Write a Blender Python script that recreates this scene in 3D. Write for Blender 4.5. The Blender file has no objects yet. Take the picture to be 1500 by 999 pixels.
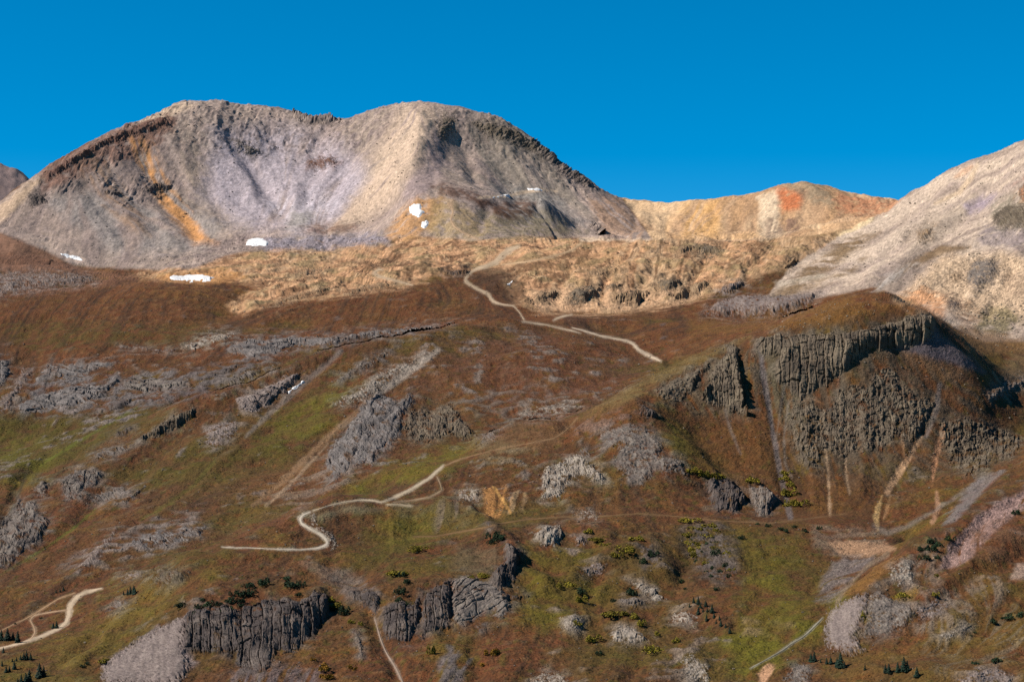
import bpy, math, time
import numpy as np
from mathutils import Vector
T0 = time.time()
rad = math.radians
scene = bpy.context.scene
COLL = scene.collection

# ------------------------------------------------------------------ camera
K = 2 * math.tan(rad(15)) / 1500.0        # tangent of one photo pixel (30 degree lens)
cam_d = bpy.data.cameras.new('camera')
cam_d.sensor_fit = 'HORIZONTAL'
cam_d.angle = rad(30)
cam_d.clip_start = 1.0
cam_d.clip_end = 30000.0
cam = bpy.data.objects.new('camera', cam_d)
cam.rotation_euler = (rad(90), 0, 0)
COLL.objects.link(cam)
scene.camera = cam

# ------------------------------------------------------------------ sky, sun, exposure
SUN_EL, SUN_AZ = 43.0, -102.0             # azimuth from the view axis (+Y), negative = left
sdir = Vector((math.sin(rad(SUN_AZ)) * math.cos(rad(SUN_EL)), math.cos(rad(SUN_AZ)) * math.cos(rad(SUN_EL)), math.sin(rad(SUN_EL))))
world = bpy.data.worlds.new('World')
scene.world = world
world.use_nodes = True
wn, wl = world.node_tree.nodes, world.node_tree.links
wn.clear()
tc = wn.new('ShaderNodeTexCoord')
va = wn.new('ShaderNodeVectorMath'); va.operation = 'ADD'; va.inputs[1].default_value = (0, 0, 0.085)
sky = wn.new('ShaderNodeTexSky'); sky.sky_type = 'NISHITA'; sky.sun_disc = False
sky.sun_elevation = rad(SUN_EL); sky.sun_rotation = rad(SUN_AZ)
sky.altitude = 3900; sky.air_density = 1.0; sky.dust_density = 0.0; sky.ozone_density = 3.0
hs = wn.new('ShaderNodeHueSaturation'); hs.inputs['Hue'].default_value = 0.487; hs.inputs['Saturation'].default_value = 1.46; hs.inputs['Value'].default_value = 0.80
bg = wn.new('ShaderNodeBackground'); bg.inputs['Strength'].default_value = 0.096
wo = wn.new('ShaderNodeOutputWorld')
wl.new(tc.outputs['Generated'], va.inputs[0]); wl.new(va.outputs[0], sky.inputs[0])
wl.new(sky.outputs[0], hs.inputs['Color']); wl.new(hs.outputs[0], bg.inputs['Color']); wl.new(bg.outputs[0], wo.inputs[0])
sun_d = bpy.data.lights.new('sun', 'SUN'); sun_d.energy = 5.0; sun_d.angle = rad(0.53); sun_d.color = (1.0, 0.95, 0.88)
sun = bpy.data.objects.new('sun', sun_d)
sun.rotation_euler = sdir.to_track_quat('Z', 'Y').to_euler()
COLL.objects.link(sun)
scene.cycles.use_denoising = False
vs = scene.view_settings
vs.view_transform = 'Standard'; vs.look = 'None'; vs.exposure = 0.9; vs.gamma = 1.0; vs.use_curve_mapping = False

# ------------------------------------------------------------------ noise
_rng = np.random.RandomState(7)
_perm = np.tile(_rng.permutation(256), 3).astype(np.int32)
_g2 = np.stack([np.cos(np.arange(16) * math.pi / 8), np.sin(np.arange(16) * math.pi / 8)], 1).astype(np.float32)
_g3 = _rng.normal(size=(256, 3)); _g3 = (_g3 / np.linalg.norm(_g3, axis=1)[:, None]).astype(np.float32)
def n2(x, y, seed=0):
    x = np.asarray(x, np.float32) + seed * 17.31; y = np.asarray(y, np.float32) + seed * 9.77
    xf = np.floor(x); yf = np.floor(y)
    xi = xf.astype(np.int32) & 255; yi = yf.astype(np.int32) & 255
    x = x - xf; y = y - yf
    u = x * x * x * (x * (x * 6 - 15) + 10); v = y * y * y * (y * (y * 6 - 15) + 10)
    a = _perm[xi] + yi; b = _perm[xi + 1] + yi
    def g(h, dx, dy):
        q = _g2[_perm[h] & 15]
        return q[..., 0] * dx + q[..., 1] * dy
    r0 = g(a, x, y); r1 = g(b, x - 1, y); r2 = g(a + 1, x, y - 1); r3 = g(b + 1, x - 1, y - 1)
    r0 = r0 + u * (r1 - r0); r2 = r2 + u * (r3 - r2)
    return (r0 + v * (r2 - r0)) * 1.5
def n3(p, seed=0):
    p = np.asarray(p, np.float32) + np.float32(seed * 13.37)
    f = np.floor(p); i = f.astype(np.int32) & 255; d = p - f
    w = d * d * d * (d * (d * 6 - 15) + 10)
    out = 0
    for dx in (0, 1):
        for dy in (0, 1):
            for dz in (0, 1):
                h = _perm[_perm[_perm[i[..., 0] + dx] + i[..., 1] + dy] + i[..., 2] + dz]
                q = _g3[h]
                dot = q[..., 0] * (d[..., 0] - dx) + q[..., 1] * (d[..., 1] - dy) + q[..., 2] * (d[..., 2] - dz)
                ww = (w[..., 0] if dx else 1 - w[..., 0]) * (w[..., 1] if dy else 1 - w[..., 1]) * (w[..., 2] if dz else 1 - w[..., 2])
                out = out + ww * dot
    return out * 1.5
def fbm2(x, y, oct=4, seed=0, gain=0.5, ridged=False):
    s = 0; a = 1.0; f = 1.0
    for o in range(oct):
        n = n2(x * f, y * f, seed + o * 3)
        if ridged: n = 1 - 2 * np.abs(n)
        s = s + a * n; a *= gain; f *= 2.03
    return s
def fbm3(p, oct=4, seed=0, gain=0.5, ridged=False):
    s = 0; a = 1.0; f = 1.0
    for o in range(oct):
        n = n3(p * f, seed + o * 3)
        if ridged: n = 1 - 2 * np.abs(n)
        s = s + a * n; a *= gain; f *= 2.03
    return s
def worley3(p, seed=0):
    """F1 and F2 distances and a random value of the nearest cell"""
    p = np.asarray(p, np.float32) + np.float32(seed * 5.1)
    f = np.floor(p); i = f.astype(np.int32); d = p - f
    f1 = np.full(p.shape[:-1], 9.0, np.float32); f2 = f1.copy(); rv = np.zeros_like(f1)
    for dx in (-1, 0, 1):
        for dy in (-1, 0, 1):
            for dz in (-1, 0, 1):
                h = _perm[_perm[_perm[(i[..., 0] + dx) & 255] + ((i[..., 1] + dy) & 255)] + ((i[..., 2] + dz) & 255)]
                q = _g3[h] * 0.45 + 0.5
                dd = (q[..., 0] + dx - d[..., 0]) ** 2 + (q[..., 1] + dy - d[..., 1]) ** 2 + (q[..., 2] + dz - d[..., 2]) ** 2
                c = dd < f1
                f2 = np.where(c, f1, np.minimum(f2, dd)); rv = np.where(c, h / 255.0, rv); f1 = np.where(c, dd, f1)
    return np.sqrt(f1), np.sqrt(f2), rv
def blocks(a, b, wa, wb, seed=0, warp=0.35):
    """jointed rock: random depth of each block, distance to its joints, place across it"""
    ca = a / wa + warp * n2(a / (wa * 3), b / (wa * 3), seed + 5)
    ia = np.floor(ca); h1 = _perm[(ia.astype(np.int32) * 7 + seed * 31) & 255] / 255.0
    cb = b / wb + h1 * 7.3 + warp * 0.6 * n2(a / (wa * 2), b / (wb * 2), seed + 9)
    ib = np.floor(cb)
    h2 = _perm[(_perm[(ia.astype(np.int32) * 13 + seed * 17) & 255] + ib.astype(np.int32) * 5) & 255] / 255.0
    fa, fb = ca - ia, cb - ib
    e = np.minimum(np.minimum(fa, 1 - fa) * wa, np.minimum(fb, 1 - fb) * wb)
    return 0.45 * h1 + 0.55 * h2, e / wa, fa, fb
def sst(a, b, x):
    t = np.clip((x - a) / (b - a), 0, 1)
    return t * t * (3 - 2 * t)
def wpt(px, py, r):
    return np.stack([(px - 750) * K * r, r + 0 * px, -(py - 499.5) * K * r], -1)

# ------------------------------------------------------------------ terrain: measured lines (photo x, photo y, metres away)
LINES = """
-160,1150,1080 400,1150,1060 800,1150,1060 1200,1150,1060 1660,1150,1000
-160,1000,1260 0,999,1230 250,999,1200 450,999,1195 750,999,1180 950,999,1170 1080,985,1180 1250,990,1150 1350,985,1130 1500,999,1110 1660,999,1090
-160,880,1470 0,850,1500 60,780,1640
-160,740,1800 0,700,1850 100,700,1830 180,680,1860
0,940,1330 60,925,1360 105,890,1420 150,850,1490
130,999,1200 200,900,1360 230,830,1490
250,800,1560 250,740,1700 250,700,1800 260,640,1930
150,760,1690 130,720,1790
-160,640,2060 0,650,2050 60,640,2065 150,625,2080 220,610,2100
-160,600,2140 0,605,2125 80,610,2130 150,600,2140 220,590,2150
-160,510,2350 0,520,2340 80,540,2300 150,530,2310 240,530,2310 330,530,2300
60,575,2200 120,575,2215 200,570,2215
270,592,2000 330,570,2040 400,545,2085 500,506,2150 560,495,2180 620,485,2215 680,474,2260 740,465,2320
300,610,2090 400,565,2160 500,527,2240 620,500,2310 700,484,2360
500,491,2400 420,510,2350 330,545,2240
430,492,2420 330,492,2410 560,487,2430 640,478,2450 700,468,2470
180,640,1950 300,640,1910 400,600,1990 480,560,2050 560,525,2110
340,700,1790 420,640,1900 500,580,1990 600,520,2120
360,760,1640 440,690,1780 520,640,1860
600,580,2000 700,540,2090 800,520,2130
620,520,2120 740,500,2210 850,500,2230 950,525,2180
850,485,2320 900,495,2300 740,478,2310
600,650,1810 700,640,1840 560,690,1700 480,700,1740
650,620,1900 750,600,1950 830,585,1970 880,560,2040
620,600,1960 700,590,1980
-160,450,2560 0,460,2560 150,450,2600 300,430,2680 330,460,2590 480,435,2640 620,425,2680
-160,480,2470 0,490,2450 200,490,2450 350,475,2500 500,465,2520 620,455,2550 720,445,2580
-160,400,2850 0,410,2830 100,415,2820 200,412,2840 300,412,2830
-160,370,3000 0,380,2990 90,385,3050 150,392,3060 250,392,3050 320,378,3080 380,366,3120 450,366,3130 520,362,3150
350,440,2690 420,420,2760 520,400,2830 600,390,2860
400,390,2960 500,378,3020 600,370,3040 680,360,3040
680,408,2790 640,400,2820 720,440,2620 760,445,2600
800,457,2590 860,457,2590 950,448,2610 1030,430,2640 1090,400,2700 1130,370,2790
780,410,2740 860,405,2740 950,400,2740 1030,390,2760
760,362,2960 820,355,2960 880,350,2950 960,349,2950 1050,348,2960 1130,346,2960 1200,330,2980 1260,318,3000
740,380,2900 820,375,2880 960,370,2860 1060,368,2870
880,366,3120 1000,366,3180 1100,366,3200
960,350,3480 1000,350,3480 1080,348,3470 1150,345,3450 1220,335,3430 1300,325,3420
905,291,3780 940,291,3740 1000,294,3680 1060,296,3640 1100,289,3640 1130,278,3640 1160,269,3640 1180,267,3640 1205,270,3630 1230,283,3610 1260,290,3580 1290,294,3560 1330,298,3540 1420,302,3520
1000,330,3540 1150,315,3530 930,310,3700 1080,325,3530
930,350,4050 1060,350,3950 1180,330,3950 1330,360,3850
1320,296,3080 1345,276,3030 1380,257,2970 1410,244,2920 1432,239,2890 1450,231,2860 1475,223,2820 1500,213,2780 1560,190,2720 1660,160,2640
1340,350,3350 1432,310,3200 1500,290,3100 1660,240,2950
1290,320,3000 1230,350,2890 1170,390,2760 1120,430,2600
1380,300,2840 1320,345,2740 1260,385,2650 1200,415,2560 1140,445,2480
1440,300,2760 1400,340,2670 1330,380,2560 1270,415,2480
1500,300,2640 1500,350,2530 1500,400,2380 1500,450,2240 1660,300,2500 1660,420,2250
1440,360,2560 1420,420,2400 1380,440,2320 1450,470,2200
1340,430,2380 1300,420,2450
1030,460,2470 1120,466,2440 1200,462,2420 1280,440,2430
1040,440,2540 1120,440,2530 1200,432,2530
800,470,2420 900,468,2420 1000,478,2350 1100,478,2250 1200,462,2300
980,500,2250 1060,495,2150 900,485,2350
830,622,1745 885,588,1765 950,549,1790 1000,528,1805 1065,505,1825 1110,490,1830 1200,478,1810 1250,468,1810 1300,456,1830 1325,455,1840 1360,470,1828 1385,500,1820 1420,530,1820
1200,464,1900 1270,448,1960 1310,436,2010 1290,432,2080
900,592,1880 960,562,1920 1065,520,2000
1330,448,2010 1400,490,1980 1440,530,1990
1430,495,2110 1500,500,2080 1660,500,2080
1490,560,1900 1500,590,1850 1450,560,1835
1060,600,1730 1160,560,1760 1250,540,1770 1320,530,1790 1380,540,1800
1000,640,1680 1060,680,1640 1150,640,1690 1250,630,1700 1340,620,1710 1420,600,1760
1040,710,1600 1130,750,1555 1230,740,1570 1320,720,1590 1400,690,1640 1470,640,1760
840,640,1720 900,600,1705 930,589,1705 955,604,1690 1000,645,1655 1040,690,1610 1080,735,1560
680,662,1750 720,640,1745 760,625,1750 820,626,1725 850,612,1725
780,650,1690 850,660,1660 920,640,1650 980,690,1590
700,690,1640 800,700,1600 900,710,1570 1000,730,1550
650,686,1650 600,712,1600 560,735,1560 520,735,1545 480,740,1540 440,755,1510 400,775,1490 340,806,1460 280,820,1440 230,838,1420
300,800,1540 380,768,1580 440,740,1620 540,725,1640
440,775,1485 490,798,1450 420,800,1445 350,825,1415 260,850,1380
560,745,1540 640,740,1535 700,745,1530 720,770,1490
520,780,1480 600,790,1470 660,780,1480
720,775,1460 760,800,1425 770,840,1365 765,880,1320
520,830,1400 600,840,1375 680,825,1390
280,893,1320 320,870,1340 380,858,1355 430,855,1360 478,880,1330
500,860,1350 560,865,1335 620,858,1340 680,840,1360
500,900,1300 560,935,1260 620,940,1255 700,925,1270 760,905,1290
270,950,1250 350,960,1240 440,950,1250 490,920,1280
820,760,1500 900,757,1500 1000,757,1505 1100,760,1510 1240,768,1495 1290,790,1450
820,850,1370 900,830,1390 1000,830,1390 1080,800,1430
800,930,1260 900,920,1275 980,930,1260 1080,890,1290 1150,880,1300
1200,915,1245 1240,870,1310 1270,830,1370 1300,790,1440
1130,950,1215 1180,930,1235
1350,960,1180 1270,920,1225 1220,955,1205 1420,960,1170
1210,950,1215 1225,915,1240 1260,870,1275 1290,840,1310 1340,805,1350 1400,765,1395 1450,730,1440 1500,692,1490 1580,640,1560 1660,590,1620
1330,800,1440 1400,750,1510 1450,715,1560 1500,680,1610 1580,630,1680
1300,890,1240 1370,850,1280 1440,820,1310 1500,800,1330 1660,760,1370
1380,920,1210 1450,890,1240 1500,900,1220 1660,880,1230
1380,690,1620 1430,680,1640 1480,650,1720
0,296,3390 20,279,3420 45,262,3460 65,248,3490 100,226,3540 130,209,3590 160,193,3640 190,182,3690 215,173,3740 240,163,3780 262,150,3820 285,146,3840 310,148,3850 345,153,3880 380,156,3900 410,160,3920 428,165,3930 440,170,3930 452,175,3930 488,173,3920 505,175,3910 515,170,3890 530,162,3870 555,156,3840 580,150,3810 605,149,3780 635,152,3760 660,156,3770 700,162,3790 740,175,3800 765,188,3805 785,203,3805 800,218,3800 815,235,3795 830,245,3780 850,256,3760 862,265,3745 870,275,3730 885,285,3715 900,293,3690 915,305,3640
-160,420,3100 -80,355,3250
-160,470,3500 0,400,3700 100,330,3850 215,280,4000 300,250,4100 450,270,4200 600,250,4100 740,280,4100 830,340,4100
-160,520,4400 300,350,4400 700,360,4400 1200,420,4400 1660,450,4400
0,345,3150 60,350,3190 100,320,3290 160,300,3390 220,300,3440 300,300,3500 380,300,3520 450,290,3540 520,300,3500 580,320,3390
60,300,3360 120,270,3450 200,240,3560 300,230,3640 420,235,3720 520,230,3680 600,200,3640
100,360,3160 200,362,3180 300,355,3220 380,345,3260 450,340,3290 530,340,3270
640,170,3730 620,210,3620 600,250,3510 590,290,3410
680,200,3700 700,240,3620 740,270,3570 780,310,3490 850,340,3420 890,335,3470 940,346,3380 910,315,3580
760,230,3700 820,280,3620
640,272,3320 600,280,3340 690,285,3330 740,290,3380 800,280,3450
600,330,3180 660,300,3230 720,320,3230 760,335,3250 820,345,3260
560,355,3140 640,345,3120 700,352,3070 800,352,3100
"""
pts = []
for ln in LINES.strip().split('\n'):
    q = [tuple(map(float, s.split(','))) for s in ln.split()]
    pts.append(q[0])
    for a, b in zip(q[:-1], q[1:]):
        n = max(1, int(round(math.hypot(b[0] - a[0], b[1] - a[1]) / 55)))
        for i in range(1, n + 1):
            t = i / n
            pts.append(tuple(a[j] + (b[j] - a[j]) * t for j in range(3)))
pts = np.array(pts)
VS = 4.2e-4
def vof(r): return np.log(r) / VS
cp = np.stack([pts[:, 0], vof(pts[:, 2])], 1) / 100.0
def phi(d): return d ** 1.4
dm = np.linalg.norm(cp[:, None] - cp[None], axis=2)
nP = len(cp)
A = np.zeros((nP + 3, nP + 3)); A[:nP, :nP] = phi(dm) - np.eye(nP) * 0.004
A[:nP, nP] = 1; A[:nP, nP + 1:] = cp; A[nP:, :nP] = A[:nP, nP:].T
wgt = np.linalg.solve(A, np.concatenate([pts[:, 1], np.zeros(3)]))
CX = np.arange(-150, 1651, 6.0)
CV = np.linspace(math.log(1065), math.log(4380), 720)
gx, gv = np.meshgrid(CX / 100, CV / VS / 100)
cpy = wgt[nP] + wgt[nP + 1] * gx + wgt[nP + 2] * gv
gx = gx.astype(np.float32); gv = gv.astype(np.float32); cp32 = cp.astype(np.float32)
acc = np.zeros_like(gx)
for i in range(nP):
    acc += np.float32(wgt[i]) * ((gx - cp32[i, 0]) ** 2 + (gv - cp32[i, 1]) ** 2) ** np.float32(0.7)
cpy = cpy + acc
def blur(a, n, axis):
    k = np.exp(-0.5 * (np.arange(-2 * n, 2 * n + 1) / n) ** 2); k /= k.sum()
    p = np.moveaxis(a, axis, 0); pp = np.concatenate([np.repeat(p[:1], 2 * n, 0), p, np.repeat(p[-1:], 2 * n, 0)])
    o = sum(k[i] * pp[i:i + len(p)] for i in range(4 * n + 1))
    return np.moveaxis(o, 0, axis)
cpy = blur(blur(cpy, 1, 1), 2, 0)
# rows follow the slope as it is seen, so that steep faces get enough of them
NR, NC = 830, 1201
dpy = np.diff(cpy, axis=0); dv = CV[1] - CV[0]
ds = np.where(dpy < 0, -dpy, dpy * 0.25) + 0.16
ds = blur(ds, 3, 1)
S = np.concatenate([np.zeros((1, len(CX))), np.cumsum(ds, 0)])
S /= S[-1:]
rr = np.zeros((NR, len(CX)))
for j in range(len(CX)):
    rr[:, j] = np.interp(np.linspace(0, 1, NR), S[:, j], CV)
rr = blur(rr, 2, 1)
PXc = np.linspace(-150, 1650, NC)
fj = (PXc + 150) / 6.0; j0 = np.minimum(fj.astype(int), len(CX) - 2); fj = fj - j0
LR = rr[:, j0] * (1 - fj) + rr[:, j0 + 1] * fj               # log distance, NR x NC
fi = np.clip((LR - CV[0]) / dv, 0, len(CV) - 1.001); i0 = fi.astype(int); fi = fi - i0
jj = np.broadcast_to(j0, LR.shape); fjj = np.broadcast_to(fj, LR.shape)
def samp(a): return ((a[i0, jj] * (1 - fi) + a[i0 + 1, jj] * fi) * (1 - fjj) + (a[i0, jj + 1] * (1 - fi) + a[i0 + 1, jj + 1] * fi) * fjj)
PY = samp(cpy)
R = np.exp(LR)
PX = np.broadcast_to(PXc, R.shape).copy()
X = (PX - 750) * K * R; Y = R.copy(); Z = -(PY - 499.5) * K * R
print('base terrain', nP, 'points', round(time.time() - T0, 1))
# ------------------------------------------------------------------ fields over the terrain
def grad(a):
    return np.gradient(a, axis=0), np.gradient(a, axis=1)
def surf_grad(Zf):
    Xr, Xc = grad(X); Yr, Yc = grad(Y); Zr, Zc = grad(Zf)
    det = Xc * Yr - Yc * Xr
    det = np.where(np.abs(det) < 1e-6, 1e-6, det)
    return (Zc * Yr - Yc * Zr) / det, (Xc * Zr - Zc * Xr) / det
gX, gY = surf_grad(blur(blur(Z, 3, 0), 3, 1))
SLOPE = np.hypot(gX, gY)
drow = np.maximum(np.gradient(R, axis=0), 1e-3)
vc = (-gX + X / R * gY) / (K * R) / 1.5
vr = -gY / drow
vn = np.maximum(np.maximum(np.abs(vc), np.abs(vr)), 1e-6)
vc = (vc / vn).astype(np.float32); vr = (vr / vn).astype(np.float32)
def lic(src, steps):
    II, JJ = np.meshgrid(np.arange(NR, dtype=np.float32), np.arange(NC, dtype=np.float32), indexing='ij')
    out = src.copy(); cnt = 1.0
    for sg in (1, -1):
        a, b = II.copy(), JJ.copy()
        for s in range(steps):
            ia = np.clip(a + 0.5, 0, NR - 1).astype(np.int32); jb = np.clip(b + 0.5, 0, NC - 1).astype(np.int32)
            a += sg * vr[ia, jb]; b += sg * vc[ia, jb]
            ia = np.clip(a + 0.5, 0, NR - 1).astype(np.int32); jb = np.clip(b + 0.5, 0, NC - 1).astype(np.int32)
            out += src[ia, jb]; cnt += 1
    out /= cnt
    out -= out.mean(); out /= out.std()
    return out
wn_ = np.random.RandomState(3).normal(size=(NR, NC)).astype(np.float32)
LIC1 = lic(blur(blur(wn_, 1, 0), 1, 1).astype(np.float32), 26)     # fine fall-line streaks
wn_ = np.random.RandomState(4).normal(size=(NR, NC)).astype(np.float32)
LIC2 = lic(blur(blur(wn_, 4, 0), 4, 1).astype(np.float32), 50)     # broad fall-line streaks
def lic_coarse(q, bl, steps, seed):
    # broad gullies and ribs, traced on a coarser grid
    global vr, vc, NR, NC
    sv = (vr, vc, NR, NC)
    vr, vc = vr[::q, ::q], vc[::q, ::q]; NR, NC = vr.shape
    w = np.random.RandomState(seed).normal(size=vr.shape).astype(np.float32)
    o = lic(blur(blur(w, bl, 0), bl, 1).astype(np.float32), steps)
    vr, vc, NR, NC = sv
    fi_ = np.minimum(np.arange(NR) / q, o.shape[0] - 1.001); fj_ = np.minimum(np.arange(NC) / q, o.shape[1] - 1.001)
    i_, j_ = fi_.astype(int), fj_.astype(int); fi_ = (fi_ - i_)[:, None]; fj_ = (fj_ - j_)[None]
    return (o[i_][:, j_] * (1 - fi_) + o[i_ + 1][:, j_] * fi_) * (1 - fj_) + (o[i_][:, j_ + 1] * (1 - fi_) + o[i_ + 1][:, j_ + 1] * fi_) * fj_
LIC3 = lic_coarse(4, 3, 40, 8)
LIC4 = lic_coarse(4, 2, 30, 18)
LIC5 = lic_coarse(2, 1, 45, 28)
NA = fbm2(X / 140, Y / 140, 3, 1); NB = fbm2(X / 45, Y / 45, 3, 5); NCc = fbm2(X / 16, Y / 16, 3, 9); ND = fbm2(X / 6, Y / 6, 2, 13)
ND2 = fbm2(X / 5, Y / 7, 2, 113); ND3 = fbm2(X / 9, Y / 9, 3, 123); ND4 = fbm2(X / 11, Y / 13, 3, 133)
WH = np.random.RandomState(5).normal(size=(NR, NC)).astype(np.float32)
print('fields', round(time.time() - T0, 1))

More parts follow.
